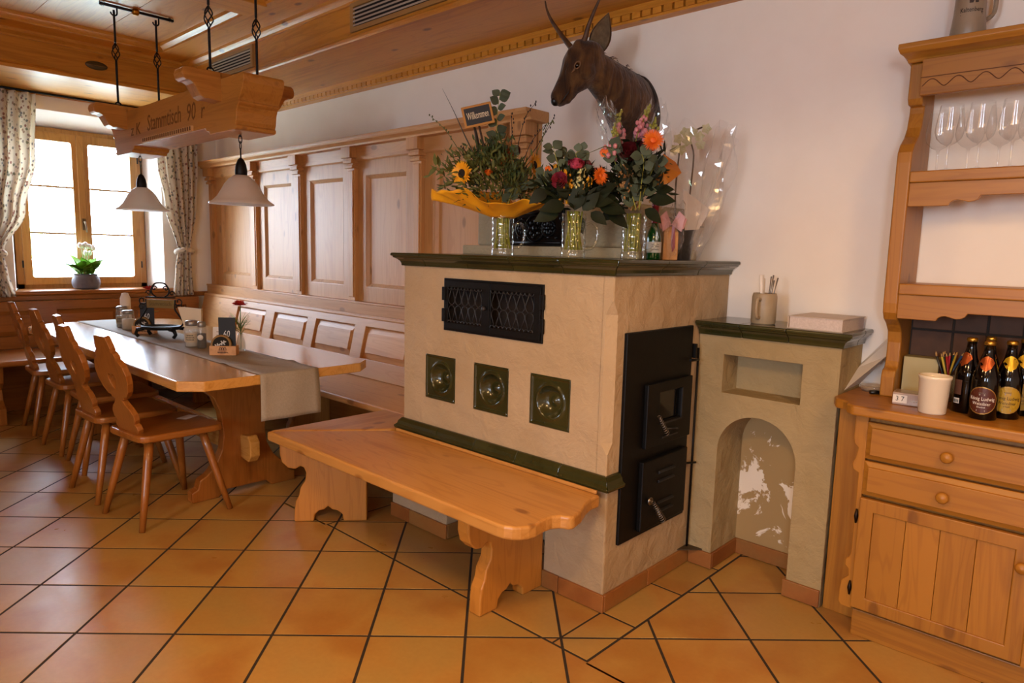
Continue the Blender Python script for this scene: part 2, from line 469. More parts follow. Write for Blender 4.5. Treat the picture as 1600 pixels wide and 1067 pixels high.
for k, pc in enumerate(cand):
    mb = tile_mb(pc)
    if not mb.v: continue
    if k < 300 and vis(pc) > 0:
        cx = sum(p.x for p in mb.v) / len(mb.v); cy = sum(p.y for p in mb.v) / len(mb.v)
        me = mb.mesh('tile', Vector((cx, cy, 0)), False); me.materials.append(M_TILE)
        t = bpy.data.objects.new('tile', me); link(t, floor); t.location = (cx, cy, 0)
    else: rest._join(mb, None)
tag(rest.build('tile_field', M_TILE, floor, fix=False), kind='stuff')

# ---- walls
struct(MB().box(XL - 0.45, XR + 0.1, YB, YB + 0.12, 0, 3.0).build('wall_back', M_WALL), 'white plastered back wall')
struct(MB().box(XR, XR + 0.1, YF, YB, 0, 3.0).build('wall_right', M_WALL))
wf = MB(); ex = [XL - 0.45] + [k for ab in FWINS for k in ab] + [XR + 0.1]
for k in range(0, len(ex), 2): wf.box(ex[k], ex[k + 1], YF - 0.12, YF, 0, 3.0)
for a, b in FWINS: wf.box(a, b, YF - 0.12, YF, 0, 0.95); wf.box(a, b, YF - 0.12, YF, 2.31, 3.0)
struct(wf.build('wall_front', M_WALL))
wl = MB(); z0i, z1i, z0o, z1o = 0.90, 2.40, 0.93, 2.30
edges = [YF]
for a, b in sorted(WINS): edges += [a - 0.065, b + 0.065]
edges.append(YB)
for k in range(0, len(edges), 2): wl.box(XL - 0.42, XL, edges[k], edges[k + 1], 0, 3.0)
for a, b in WINS:
    wl.box(XL - 0.42, XL, a - 0.065, b + 0.065, 0, z0i); wl.box(XL - 0.42, XL, a - 0.065, b + 0.065, z1i, 3.0)
wl.build('wall_left', M_WALL).__setitem__('kind', 'structure')
for k, (a, b) in enumerate(WINS):
    xi, xo = XL - 0.001, XL - 0.42
    rv = MB(); I = [(a - 0.065, z0i), (b + 0.065, z0i), (b + 0.065, z1i), (a - 0.065, z1i)]; O = [(a, z0o), (b, z0o), (b, z1o), (a, z1o)]
    vs = [(xi, y, z) for y, z in I] + [(XL - 0.30, y, z) for y, z in O] + [(xo, y, z) for y, z in O]
    fs = []
    for q in range(2):
        for i in range(4): j = (i + 1) % 4; fs.append((q * 4 + i, q * 4 + j, q * 4 + 4 + j, q * 4 + 4 + i))
    rv.add(vs, fs); struct(rv.build('trim_%d' % (k + 1), M_REVEAL), 'white splayed window reveal')

# ---- ceiling: coffered pine, dropped border along the walls
ceil = struct(MB().box(XL - 0.4, XR + 0.1, YF, YB, 2.86, 3.0).build('ceiling', wood('ceil', 'y')), 'coffered pine ceiling')
xb = [XL + 1.11 + 1.33 * k for k in range(-1, 7)]
for k in range(12):        # boards of the coffer fields
    y0 = 1.487 - 0.42 * (k + 1); MB().box(-2.97, XR, y0 + 0.002, y0 + 0.418, 2.815, 2.85).build('ceiling_board', wood('ceil', 'x'), ceil)
WX, WY = wood('ceil', 'x'), wood('ceil', 'y')
MB().box(-3.24, XR, 1.745, YB, ZS, 2.86).build('border_soffit', WX, ceil)
MB().box(XL, -3.24, YF, YB, ZS + 0.001, 2.86).build('border_soffit', WY, ceil)
MB().box(-3.24, XR, 1.487, 1.745, 2.775, 2.86).build('border_board', WX, ceil)
MB().box(-3.24, -2.97, YF, 1.487, 2.776, 2.86).build('border_board', WY, ceil)
def mold(a, b, along, base, z, s, prof, name='moulding', m=None, par=None):
    """prof: (out, up) pairs extruded along x or y from a to b, starting at the plane 'base' and going towards s"""
    mb = MB(); P = [(base + s * u, z + v) for u, v in prof]
    mb.prism(P, 'yz' if along == 'x' else 'xz', a, b)
    return mb.build(name, m or (WX if along == 'x' else WY), par or ceil)
og = [(0, 0), (0.022, 0.0), (0.03, 0.008), (0.034, 0.02), (0.026, 0.03), (0.014, 0.036), (0.012, 0.05), (0, 0.05)]
mold(-3.24, XR, 'x', 1.745, ZS - 0.012, -1, og, 'edge_bead'); mold(YF, 1.745, 'y', -3.24, ZS - 0.011, 1, og, 'edge_bead')
cr = [(0, 0), (0.012, 0.0), (0.016, 0.012), (0.03, 0.022), (0.045, 0.03), (0.05, 0.05), (0, 0.05)]
mold(-3.24, XR, 'x', 1.745, 2.727, -1, cr, 'crown'); mold(YF, 1.745, 'y', -3.24, 2.727, 1, cr, 'crown')
mold(-2.97, XR, 'x', 1.487, 2.765, -1, cr, 'coffer_moulding'); mold(YF, 1.487, 'y', -2.97, 2.765, 1, cr, 'coffer_moulding')
for x in (-1.51, 0.22, 1.95, 3.7): MB().box(x - 0.13, x + 0.13, YF, 1.487, 2.752, 2.86).build('coffer_rib', WY, ceil, bevel=0.008)
for y in (-0.9, -3.0): MB().box(-2.97, XR, y - 0.13, y + 0.13, 2.754, 2.86).build('coffer_rib', WX, ceil, bevel=0.008)
# dentil cornice at the back wall
MB().box(XL, XR, 2.268, YB, 2.50, ZS).build('cornice_board', WX, ceil)
MB().box(XL, XR, 2.30, YB, 2.468, 2.502).build('cornice_back', WX, ceil)
MB().box(XL, XR, 2.284, YB, 2.462, 2.474).build('cornice_foot', WX, ceil)
dme = MB().box(-0.0225, 0.0225, -0.02, 0.02, -0.015, 0.015).mesh('dentil'); dme.materials.append(WX)
x = XL + 0.03
while x < 1.6:
    d = inst(dme, 'dentil', ceil, T(x, 2.292, 2.488)); x += 0.057
struct(MB().box(XL, XL + 0.025, -0.2, YB, 2.505, 2.53).build('trim_11', WY), 'thin wooden strip under the ceiling border')
# louvred air vents in the border
def vent(x0, x1, z0, z1, label):
    t = thing('air_vent', label, 'air vent', ((x0 + x1) / 2, 1.73, z0))
    m = plain('vent_frame', '#9b7440', 0.5); dk = plain('vent_dark', '#171310', 0.8); al = plain('vent_slat', '#b0a595', 0.45, 0.2)
    fr = [(x0 - 0.03, z0 - 0.025), (x1 + 0.03, z0 - 0.025), (x1 + 0.03, z1 + 0.025), (x0 - 0.03, z1 + 0.025)]
    MB().prism(fr, 'xz', 1.727, 1.746, holes=[[(x0, z0), (x0, z1), (x1, z1), (x1, z0)]]).build('frame', m, t, bevel=0.002)
    MB().box(x0, x1, 1.742, 1.7449, z0, z1).build('backing', dk, t)
    n = 5
    for k in range(n):
        z = z0 + (z1 - z0) * (k + 0.5) / n
        MB().prism([(1.728, z - 0.007), (1.7415, z + 0.003), (1.7415, z + 0.0055), (1.728, z + 0.003)], 'yz', x0, x1).build('slat', al, t)
vent(-2.71, -2.10, 2.60, 2.70, 'louvred air vent in the ceiling border behind the hanging lamp beam')
vent(-0.86, -0.10, 2.597, 2.705, 'louvred air vent in the ceiling border at the top edge')
t = thing('sound_grille', 'small oval dark grille set in the ceiling border above the window', 'grille', (-3.24, 1.10, 2.61))
MB().lathe([(0.0, 0), (0.07, 0), (0.074, 0.004), (0.07, 0.007), (0.0, 0.006)], 28, (0, 0, 0), 'x').xf(T(-3.239, 1.105, 2.637) @ SCL(1, 1, 0.42)).build('plate', plain('grille_olive', '#4a3a17', 0.5), t)
MB().box(-3.231, -3.2305, 1.04, 1.17, 2.635, 2.639).build('slot', plain('grille_line', '#7a5a26', 0.5), t)

# ---- windows: two casements of three panes each
GLASS = thin_glass('window_glass', (0.97, 0.99, 1.0), 0.6)
FZ, FY = wood('frame', 'z'), wood('frame', 'y')
def R4_(a, b, c, d): return [(a, c), (a, d), (b, d), (b, c)]
def window(idx, a, b, detail=True):
    x0, x1 = -4.40, -4.345
    w = tag(MB().box(x0, x1, a, a + 0.055, 0.94, 2.30).box(x0, x1, b - 0.055, b, 0.94, 2.30).box(x0, x1, a, b, 0.94, 0.985).box(x0, x1, a, b, 2.25, 2.30).build('window_%d' % idx, FZ, bevel=0.004), 'two-casement wooden window with six panes over the planted sill' if idx == 1 else None, kind='structure')
    m = (a + b) / 2
    for s, (p, q) in enumerate(((a + 0.05, m - 0.002), (m + 0.002, b - 0.05))):
        xa, xz = -4.375, -4.325
        sash = MB()
        sash.prism([(p, 0.975), (q, 0.975), (q, 2.262), (p, 2.262)], 'yz', xa, xz, holes=[rrect(p + 0.062, q - 0.062, 1.04, 2.19, 0.018)[::-1]])
        cs = sash.build('casement', FZ, w, bevel=0.005)
        for z in (1.415, 1.81): MB().box(-4.362, -4.338, p + 0.06, q - 0.06, z - 0.008, z + 0.008).build('glazing_bar', FY, cs, bevel=0.002)
        for z0, z1 in ((1.035, 1.407), (1.423, 1.802), (1.818, 2.195)):
            MB().box(-4.353, -4.349, p + 0.058, q - 0.058, z0, z1).build('pane', GLASS, cs)
    MB().box(-4.33, -4.312, m - 0.028, m + 0.028, 0.98, 2.258).build('cover_strip', FZ, w, bevel=0.004)
    if detail:
        h = MB().box(-4.312, -4.306, m - 0.014, m + 0.014, 1.45, 1.55).tube([(-4.306, m, 1.52), (-4.285, m, 1.52), (-4.28, m + 0.004, 1.50), (-4.28, m + 0.01, 1.43)], 0.007, 8)
        h.build('window_handle', plain('handle_grey', '#6d5a44', 0.4, 0.8), w)
        for z in (1.15, 2.1):
            for y in (a + 0.045, b - 0.045): MB().lathe([(0.007, -0.03), (0.007, 0.03)], 10, (-4.33, y, z)).build('hinge', M_IRON2, w)
for k, (a, b) in enumerate(FWINS):
    MB().prism([(a, 0.95), (b, 0.95), (b, 2.31), (a, 2.31)], 'xz', YF - 0.09, YF - 0.03, holes=[R4_(a + 0.07, (a + b) / 2 - 0.03, 1.02, 2.24), R4_((a + b) / 2 + 0.03, b - 0.07, 1.02, 2.24)]).build('window_%d' % (k + 2), FZ).__setitem__('kind', 'structure')
window(1, *WINS[0])

# ---- window sill, wall panelling below
PY = wood('alder', 'y', 0.35); PZ = wood('alder', 'z', 0.35); PX = wood('alder', 'x', 0.35)
struct(MB().box(-4.345, -4.03, 0.50, 2.02, 0.905, 0.942).build('trim_12', PY, bevel=0.012, seg=3), 'wooden window sill board')
ap = struct(MB().box(-4.08, -4.045, -1.2, 2.34, 0.862, 0.905).build('trim_13', PY, bevel=0.006), 'wooden apron rail under the window sill')

# ---- outside: lawn, a shed roof and some bushes, washed out by daylight
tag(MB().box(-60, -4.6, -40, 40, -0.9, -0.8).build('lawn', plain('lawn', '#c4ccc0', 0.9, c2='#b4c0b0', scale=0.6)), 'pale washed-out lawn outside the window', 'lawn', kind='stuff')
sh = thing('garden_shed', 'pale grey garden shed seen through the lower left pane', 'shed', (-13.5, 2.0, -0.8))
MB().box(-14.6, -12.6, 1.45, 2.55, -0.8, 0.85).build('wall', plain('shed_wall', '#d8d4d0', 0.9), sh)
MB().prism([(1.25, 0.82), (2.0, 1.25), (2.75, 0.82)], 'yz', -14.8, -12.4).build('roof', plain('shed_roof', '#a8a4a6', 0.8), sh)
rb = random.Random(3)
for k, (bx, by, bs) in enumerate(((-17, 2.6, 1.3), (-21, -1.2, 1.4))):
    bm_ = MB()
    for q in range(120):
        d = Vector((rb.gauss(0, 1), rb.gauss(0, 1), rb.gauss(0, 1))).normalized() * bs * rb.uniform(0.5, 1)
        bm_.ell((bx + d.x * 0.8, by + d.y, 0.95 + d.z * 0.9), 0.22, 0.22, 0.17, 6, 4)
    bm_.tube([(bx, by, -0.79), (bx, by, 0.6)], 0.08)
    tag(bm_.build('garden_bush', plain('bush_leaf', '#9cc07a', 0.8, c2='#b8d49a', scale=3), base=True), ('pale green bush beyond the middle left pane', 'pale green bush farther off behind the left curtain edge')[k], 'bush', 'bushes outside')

# ================================================================ WALL PANELLING AND BENCHES
NX, NZ = wood('pale', 'x'), wood('pale', 'z')
def raised(u0, u1, v0, v1, y0, y1, m, back=0.02):
    """raised panel facing -y: outer edge at y0, field at y1 (smaller = nearer the room)"""
    O = [(u0, v0), (u1, v0), (u1, v1), (u0, v1)]; I = [(u0 + m, v0 + m), (u1 - m, v0 + m), (u1 - m, v1 - m), (u0 + m, v1 - m)]
    ym = y0 + (y1 - y0) * 0.55
    vs = [(u, y0 + back, v) for u, v in O] + [(u, y0, v) for u, v in O] + [(u, ym, v) for u, v in I] + [(u, y1, v) for u, v in I]
    fs = [(3, 2, 1, 0), (12, 13, 14, 15)]
    for k in range(3):
        for i in range(4): j = (i + 1) % 4; fs.append((k * 4 + i, k * 4 + j, k * 4 + 4 + j, k * 4 + 4 + i))
    return MB().add(vs, fs)
pan = thing('panelling', 'tall pale pine panelling with pilasters and cornice on the back wall', 'panelling', (-2.0, 2.34, 0.96))
P0, PER = -2.40, 0.745
posts = [P0 + PER * k for k in range(-1, 4)]            # -3.145 .. -0.165
x_end = 0.055
opens = [(p + 0.145, p + PER - 0.15) for p in posts[:-1]]
opens = [(-3.83, -3.29)] + opens
holes = [[(a, 1.085), (b, 1.085), (b, 1.86), (a, 1.86)] for a, b in opens]
MB().prism([(XL, 0.96), (x_end, 0.96), (x_end, 2.06), (XL, 2.06)], 'xz', 2.268, 2.30, holes=[h[::-1] for h in holes]).build('frame', NZ, pan, bevel=0.006)
MB().box(XL, x_end, 2.312, 2.338, 0.96, 2.06).build('backboard', NZ, pan)
for a, b in opens:
    pc = raised(a - 0.004, b + 0.004, 1.081, 1.864, 2.30, 2.2865, 0.022).build('panel', NZ, pan)
    fr = MB()
    for (c, d) in (((a, 1.085), (b, 1.86)),):
        O = [(a, 1.085), (b, 1.085), (b, 1.86), (a, 1.86)]; I = [(a + 0.03, 1.118), (b - 0.03, 1.118), (b - 0.03, 1.825), (a + 0.03, 1.825)]
        vs = [(u, 2.27, v) for u, v in O] + [(u, 2.296, v) for u, v in I]
        fr.add(vs, [(i, (i + 1) % 4, 4 + (i + 1) % 4, 4 + i) for i in range(4)])
    fr.build('panel_moulding', NZ, pc)
    MB().prism([(2.245, 2.06), (2.268, 2.06), (2.268, 1.97), (2.258, 1.965), (2.25, 1.975)], 'yz', a - 0.11, b + 0.11).build('frieze', NX, pan)
capme = MB()
for z0, z1, w, y in ((1.915, 1.935, 0.050, 2.215), (1.935, 1.948, 0.043, 2.225), (1.948, 1.972, 0.054, 2.205), (1.972, 1.985, 0.045, 2.215), (1.985, 2.06, 0.058, 2.19)):
    capme.box(-w, w, y, 2.27, z0, z1)
for p in posts + [-3.985, 0.005]:
    pl = MB().box(p - 0.045, p + 0.045, 2.238, 2.27, 0.96, 1.93).box(p - 0.030, p + 0.030, 2.231, 2.24, 1.0, 1.90).build('pilaster', NZ, pan, bevel=0.004)
    MB()._join(capme, T(p, 0, 0)).build('capital', NZ, pl, bevel=0.004)
cp = [(2.335, 2.058), (2.19, 2.058), (2.185, 2.07), (2.172, 2.078), (2.155, 2.086), (2.145, 2.10), (2.145, 2.116), (2.335, 2.116)]
MB().prism(cp, 'yz', XL, x_end + 0.05).build('cornice', NX, pan, bevel=0.003)

# ---- bench along the back wall
bw = thing('panelled_bench', 'pine bench with raised-panel back along the back wall', 'bench', (-2.0, 2.0, 0))
MB().box(-4.0, -0.005, 1.62, 2.09, 0.437, 0.48).build('seat', NX, bw, bevel=0.014, seg=3)
for x in (-3.3, -1.7, -0.55):
    MB().prism([(1.70, 0.437), (2.06, 0.437), (2.06, 0), (1.74, 0), (1.74, 0.12), (1.79, 0.2), (1.77, 0.3), (1.70, 0.36)], 'yz', x - 0.025, x + 0.025).build('leg', wood('pine', 'z'), bw, bevel=0.005)
MB().box(-4.0, -0.13, 2.062, 2.08, 0.0, 0.437).build('shade_panel', PX, bw)  # added dark board, stands in for the black shade under the seat
tilt = T(0, 2.07, 0.48) @ RX(-0.235)
bo = [(-3.27, -2.76), (-2.61, -2.10), (-1.975, -1.465), (-1.335, -0.825), (-0.69, -0.18)]
f = MB().prism([(-4.0, 0.0), (-0.005, 0.0), (-0.005, 0.425), (-4.0, 0.425)], 'xz', -0.012, 0.014, holes=[[(a, 0.125), (a, 0.345), (b, 0.345), (b, 0.125)] for a, b in bo])
f.xf(tilt).build('backrest_frame', NX, bw, bevel=0.004)
for a, b in bo: raised(a - 0.003, b + 0.003, 0.122, 0.348, 0.012, -0.010, 0.045).xf(tilt).build('panel', NX, bw)
MB().box(-4.0, -0.005, 2.148, 2.235, 0.868, 0.89).build('top_rail', NX, bw, bevel=0.008, seg=3)
MB().box(XL + 0.02, -0.005, 2.205, 2.236, 0.882, 0.962).build('upper_rail', NX, bw, bevel=0.004)
MB().box(XL + 0.02, -0.005, 2.20, 2.30, 0.962, 0.975).build('ledge', NX, bw, bevel=0.003)

# ---- bench below the window
bn = thing('window_bench', 'alder bench with panelled back under the window', 'bench', (-3.7, 0.4, 0))
MB().box(-4.0, -3.36, -1.6, 1.62, 0.437, 0.48).build('seat', PY, bn, bevel=0.014, seg=3)
for y in (-0.9, 0.42, 1.3):
    MB().prism([(-3.43, 0.437), (-3.9, 0.437), (-3.9, 0), (-3.42, 0), (-3.42, 0.12), (-3.50, 0.17), (-3.52, 0.25), (-3.45, 0.31)], 'xz', y - 0.03, y + 0.03).build('leg', PZ, bn, bevel=0.005)
MB().box(-3.94, -3.92, -1.6, 1.62, 0.0, 0.437).build('shade_panel', PY, bn)  # added dark board that deepens the shade below the window seat
nb = [(-1.4, -0.86), (-0.72, -0.18), (-0.04, 0.30), (0.42, 0.80), (0.94, 1.40), (1.53, 1.98)]
hs = [[(a, 0.585), (a, 0.785), (b, 0.785), (b, 0.585)] for a, b in nb]
MB().prism([(-1.6, 0.48), (2.10, 0.48), (2.10, 0.862), (-1.6, 0.862)], 'yz', -4.03, -4.0, holes=hs).build('backrest_frame', PY, bn, bevel=0.005)
for a, b in nb: raised(a - 0.003, b + 0.003, 0.582, 0.788, 0.02, -0.004, 0.04).xf(T(-4.025, 0, 0) @ RZ(PI / 2)).build('panel', PY, bn)

# ================================================================ THE STOVE
st = thing('masonry_stove', 'ochre plastered stove with green tiles and black iron fire door', 'stove', (0.6, 1.9, 0))
SX0, SX1, SY = 0.0, 1.206, 1.434
TI = [(0.160, 0.368), (0.487, 0.698), (0.817, 1.026)]; TZ0, TZ1 = 0.668, 0.876
DX0, DX1, DZ0, DZ1 = 0.297, 0.876, 1.004, 1.230
def R4(a, b, c, d): return [(a, c), (a, d), (b, d), (b, c)]
body = MB()
body.prism([(SX0, 0.49), (SX1 - 0.045, 0.49), (SX1 - 0.045, 1.285), (SX0, 1.285)], 'xz', SY, SY + 0.09, holes=[R4(a, b, TZ0, TZ1) for a, b in TI] + [R4(DX0 + 0.01, DX1 - 0.01, DZ0 + 0.01, DZ1 - 0.01)])
body.box(SX0, SX1 - 0.04, SY + 0.085, 2.262, 0.49, 1.285).box(0.065, SX1 - 0.04, 2.262, YB - 0.005, 0.49, 1.285)
for z0, z1, c in ((0.49, 0.62, 0.0), (0.62, 0.66, None), (0.66, 1.14, 0.032), (1.14, 1.19, -1), (1.19, 1.285, 0.0)):
    if c is None: ca, cb = 0.004, 0.032
    elif c == -1: ca, cb = 0.032, 0.004
    else: ca = cb = max(c, 0.004)
    def ring(c, z): return [(SX1 - 0.046, SY, z), (SX1 - c, SY, z), (SX1, SY + c, z), (SX1, YB - 0.005, z), (SX1 - 0.046, YB - 0.005, z)]
    body.loft([ring(ca, z0), ring(cb, z1)], True, False)
body.build('body', M_STOVE, st)
base = MB().box(0.912, SX1 + 0.003, SY + 0.006, YB - 0.005, 0.0, 0.49).box(-0.12, 0.297, SY + 0.02, 1.9, 0, 0.43).box(0.297, 0.912, 1.78, YB - 0.005, 0, 0.49).box(0.0, 0.297, 1.5, YB - 0.005, 0.40, 0.49)
base.build('plinth', M_STOVE, st, bevel=0.006)
# skirting tiles
def skirt(par, segs, h=0.072):
    for (x0, y0, x1, y1, nx, ny) in segs:
        d = 0.012; a = Vector((x1 - x0, y1 - y0)); L = a.length; a.normalize(); n = Vector((nx, ny))
        mb = MB(); p0 = Vector((x0, y0)) + a * 0.0015; p1 = Vector((x1, y1)) - a * 0.0015
        q = [p0, p1, p1 + n * d, p0 + n * d]
        mb.prism([tuple(p) for p in q], 'xy', 0.003, h).build('skirting_tile', M_TILE_B, par, bevel=0.0025)
e = 0.012
skirt(st, [(1.0, SY + 0.006, 0.912, SY + 0.006, 0, -1), (SX1 + 0.003 + e, SY + 0.006, 1.0, SY + 0.006, 0, -1),
           (SX1 + 0.003, SY + 0.006, SX1 + 0.003, 1.745, 1, 0), (SX1 + 0.003, 1.745, SX1 + 0.003, 2.085, 1, 0),
           (-0.12, SY + 0.02, 0.03, SY + 0.02, 0, -1), (0.03, SY + 0.02, 0.297 + e, SY + 0.02, 0, -1), (0.297, SY + 0.02, 0.297, 1.78, 1, 0)])
# lower ledge of glazed tiles
lp = [(0.0, 0.0), (-0.018, 0.0), (-0.034, 0.006), (-0.038, 0.018), (-0.026, 0.028), (-0.022, 0.042), (-0.010, 0.056), (0.0, 0.058)]
def run_x(par, x0, x1, y, z, prof, name, ends=(0, 0), m=M_GREEN):
    """prof out (negative = towards -y); mitred ends by moving the end vertices with their overhang"""
    rings = []
    for x, k in ((x0 + 0.0008, ends[0]), (x1 - 0.0008, ends[1])): rings.append([(x + k * (-u), y + u, z + v) for u, v in prof])
    return MB().loft(rings, True, False).build(name, m, par, bevel=0.0025)
def run_y(par, y0, y1, x, z, prof, name, ends=(0, 0), m=M_GREEN):
    rings = []
    for y, k in ((y0 + 0.0008, ends[0]), (y1 - 0.0008, ends[1])): rings.append([(x - u, y + k * (-u), z + v) for u, v in prof])
    return MB().loft(rings, True, False).build(name, m, par, bevel=0.0025)
xs = [0.0, 0.27, 0.52, 0.77, 1.0, SX1]
for i in range(5): run_x(st, xs[i], xs[i + 1], SY, 0.483, lp, 'ledge_tile', ((-1, 0) if i == 0 else (0, 1) if i == 4 else (0, 0)))
run_y(st, SY, 1.512, SX1, 0.483, lp, 'ledge_tile', (-1, 0))
run_y(st, SY, 1.62, 0.0, 0.483, [(-u, v) for u, v in lp], 'ledge_tile', (1, 0))
# top ledge: ogee tiles
tp = [(0.0, 0.0), (-0.012, 0.0), (-0.013, 0.01), (-0.018, 0.022), (-0.03, 0.032), (-0.042, 0.038), (-0.042, 0.043), (-0.05, 0.046), (-0.05, 0.056), (-0.046, 0.060), (0.0, 0.060)]
xs = [0.0, 0.165, 0.45, 0.72, 0.98, SX1]
for i in range(5): run_x(st, xs[i], xs[i + 1], SY, 1.28, tp, 'cornice_tile', ((-1, 0) if i == 0 else (0, 1) if i == 4 else (0, 0)))
ys = [SY, 1.72, 2.02, YB - 0.004]
for i in range(3): run_y(st, ys[i], ys[i + 1], SX1, 1.28, tp, 'cornice_tile', ((-1, 0) if i == 0 else (0, 0)))
ys = [SY, 1.72, 2.02, YB - 0.11]
for i in range(3): run_y(st, ys[i], ys[i + 1], 0.0, 1.28, [(-u * 0.6, v) for u, v in tp], 'cornice_tile', ((0.6, 0) if i == 0 else (0, 0)))
k = 0
for i in range(4):
    for j in range(3):
        MB().box(0.001 + 0.3013 * i, 0.3005 + 0.3013 * i, SY + 0.001 + 0.3 * j, (2.262 if i == 0 and j == 2 else SY + 0.299 + 0.3 * j), 1.285, 1.339).build('top_tile', M_GREEN, st, bevel=0.003)
# grey hood with an iron relief plate
HX0, HX1, HY = 0.115, 1.06, 1.80
MB().box(HX0 - 0.05, HX1 + 0.04, HY - 0.055, YB - 0.12, 1.3395, 1.385).build('hood_step', M_HOOD, st, bevel=0.006)
MB().box(HX0, HX1, HY, YB - 0.12, 1.385, 1.565).build('hood', M_HOOD, st, bevel=0.01)
pl = MB().prism([(0.345, 1.388), (0.675, 1.388), (0.675, 1.55), (0.345, 1.55)], 'xz', HY - 0.012, HY - 0.0005).build('relief_plate', plain('cast_iron', '#0c0d0e', 0.32, 0.6), st, bevel=0.003)
orn = MB()
for cx in (0.43, 0.51, 0.59):
    r = 0.058 if cx == 0.51 else 0.038
    orn.tube([(cx + r * math.cos(a), HY - 0.013, 1.468 + r * math.sin(a)) for a in [2 * PI * i / 24 for i in range(25)]], 0.006, 6)
    for i in range(8): a = 2 * PI * i / 8; orn.ell((cx + r * 0.55 * math.cos(a), HY - 0.014, 1.468 + r * 0.55 * math.sin(a)), 0.011, 0.006, 0.011, 8, 6)
    orn.ell((cx, HY - 0.014, 1.468), r * 0.3, 0.01, r * 0.3, 10, 6)
for z in (1.402, 1.537): orn.tube([(0.355, HY - 0.012, z), (0.665, HY - 0.012, z)], 0.006, 6)
for i in range(14): orn.ell((0.36 + 0.0231 * i, HY - 0.013, 1.425 + (0.085 if i % 2 else 0)), 0.008, 0.006, 0.008, 6, 5)
orn.build('relief', plain('cast_iron', '#0c0d0e', 0.32, 0.6), pl)
# bowl tiles
def bowl(a, b):
    c = ((a + b) / 2, (TZ0 + TZ1) / 2); w = b - a; h = TZ1 - TZ0
    def fn(u, v):
        x, z = (u - 0.5) * w, (v - 0.5) * h
        ed = min(0.5 - abs(u - 0.5), 0.5 - abs(v - 0.5)) * w
        r = math.hypot(x, z * w / h) / (w * 0.5)
        y = SY + 0.006
        if ed < 0.010: y -= 0.008 * min(1, ed / 0.002) if ed < 0.008 else 0.004
        if r < 0.62:
            t = r / 0.62; y += 0.052 * (1 - t * t) ** 0.9
            y -= 0.030 * math.exp(-(r / 0.24) ** 2)
        if 0.60 < r < 0.74: y -= 0.006 * math.sin((r - 0.60) / 0.14 * PI)
        return (c[0] + x, y, c[1] + z)
    MB().grid(fn, 44, 44).build('bowl_tile', M_GREEN, st)
for a, b in TI: bowl(a, b)
# warming compartment with two lattice doors
fr = MB().prism([(DX0 - 0.004, DZ0 - 0.004), (DX1 + 0.004, DZ0 - 0.004), (DX1 + 0.004, DZ1 + 0.004), (DX0 - 0.004, DZ1 + 0.004)], 'xz', SY - 0.008, SY + 0.01, holes=[R4(DX0 + 0.006, DX1 - 0.006, DZ0 + 0.006, DZ1 - 0.006)]).build('compartment_frame', M_IRON, st, bevel=0.002)
MB().box(DX0, DX1, SY + 0.079, SY + 0.084, DZ0, DZ1).box(DX0 + 0.0105, DX0 + 0.015, SY + 0.002, SY + 0.08, DZ0, DZ1).box(DX1 - 0.015, DX1 - 0.0105, SY + 0.002, SY + 0.08, DZ0, DZ1).box(DX0, DX1, SY + 0.002, SY + 0.08, DZ0 + 0.0105, DZ0 + 0.014).box(DX0, DX1, SY + 0.002, SY + 0.08, DZ1 - 0.014, DZ1 - 0.0105).build('compartment_liner', plain('liner_dark', '#120b08', 0.9, c2='#1c1009', scale=30), st)  # added liner, near-black brown on all inner faces
mid = (DX0 + DX1) / 2
for s, (a, b) in enumerate(((DX0 + 0.006, mid - 0.002), (mid + 0.002, DX1 - 0.006))):
    ia, ib, ja, jb = a + (0.022 if s == 0 else 0.006), b - (0.045 if s == 0 else 0.035), DZ0 + 0.034, DZ1 - 0.034
    d = MB().prism([(a, DZ0 + 0.006), (b, DZ0 + 0.006), (b, DZ1 - 0.006), (a, DZ1 - 0.006)], 'xz', SY - 0.012, SY - 0.004, holes=[R4(ia, ib, ja, jb)]).build('lattice_door', M_IRON, st, bevel=0.0015)
    n = 5; w = (ib - ia) / n; lat = MB(); zm = (ja + jb) / 2
    for i in range(n):
        cx = ia + w * (i + 0.5)
        for sg, zt in ((1, jb + 0.004), (-1, ja - 0.004)):
            zc = zm + sg * 0.022
            pts = [(cx, zt)] + [(cx + sg2 * 0, 0) for sg2 in ()]
            arcp = arc(cx, zc, w * 0.47, PI * 0.12 if sg > 0 else -PI * 0.12, (-PI * 1.12 if sg > 0 else PI * 1.12), 12)
            pts = [(cx, zt)] + arcp + [(cx, zt)]
            lat.tube([(x, SY - 0.008, z) for x, z in pts], 0.0022, 5)
    for zt, sg in ((jb, -1), (ja, 1)):
        m = n * 2
        for i in range(m):
            cx = ia + (ib - ia) * (i + 0.5) / m
            lat.tube([(x, SY - 0.012, z) for x, z in arc(cx, zt, (ib - ia) / m / 2, 0, sg * PI, 6)], 0.002, 5)
    lat.build('lattice', M_IRON2, d)
    if s == 0: MB().ell((b - 0.02, SY - 0.022, zm), 0.011, 0.011, 0.011).tube([(b - 0.02, SY - 0.012, zm), (b - 0.02, SY - 0.022, zm)], 0.004).build('knob', M_IRON2, d)
    hx = a - 0.008 if s == 0 else b + 0.006
    for z in (DZ0 + 0.065, DZ1 - 0.065):
        MB().box(hx - 0.008, hx + 0.012, SY - 0.016, SY - 0.004, z - 0.03, z + 0.03).build('hinge', M_IRON, d, bevel=0.002)
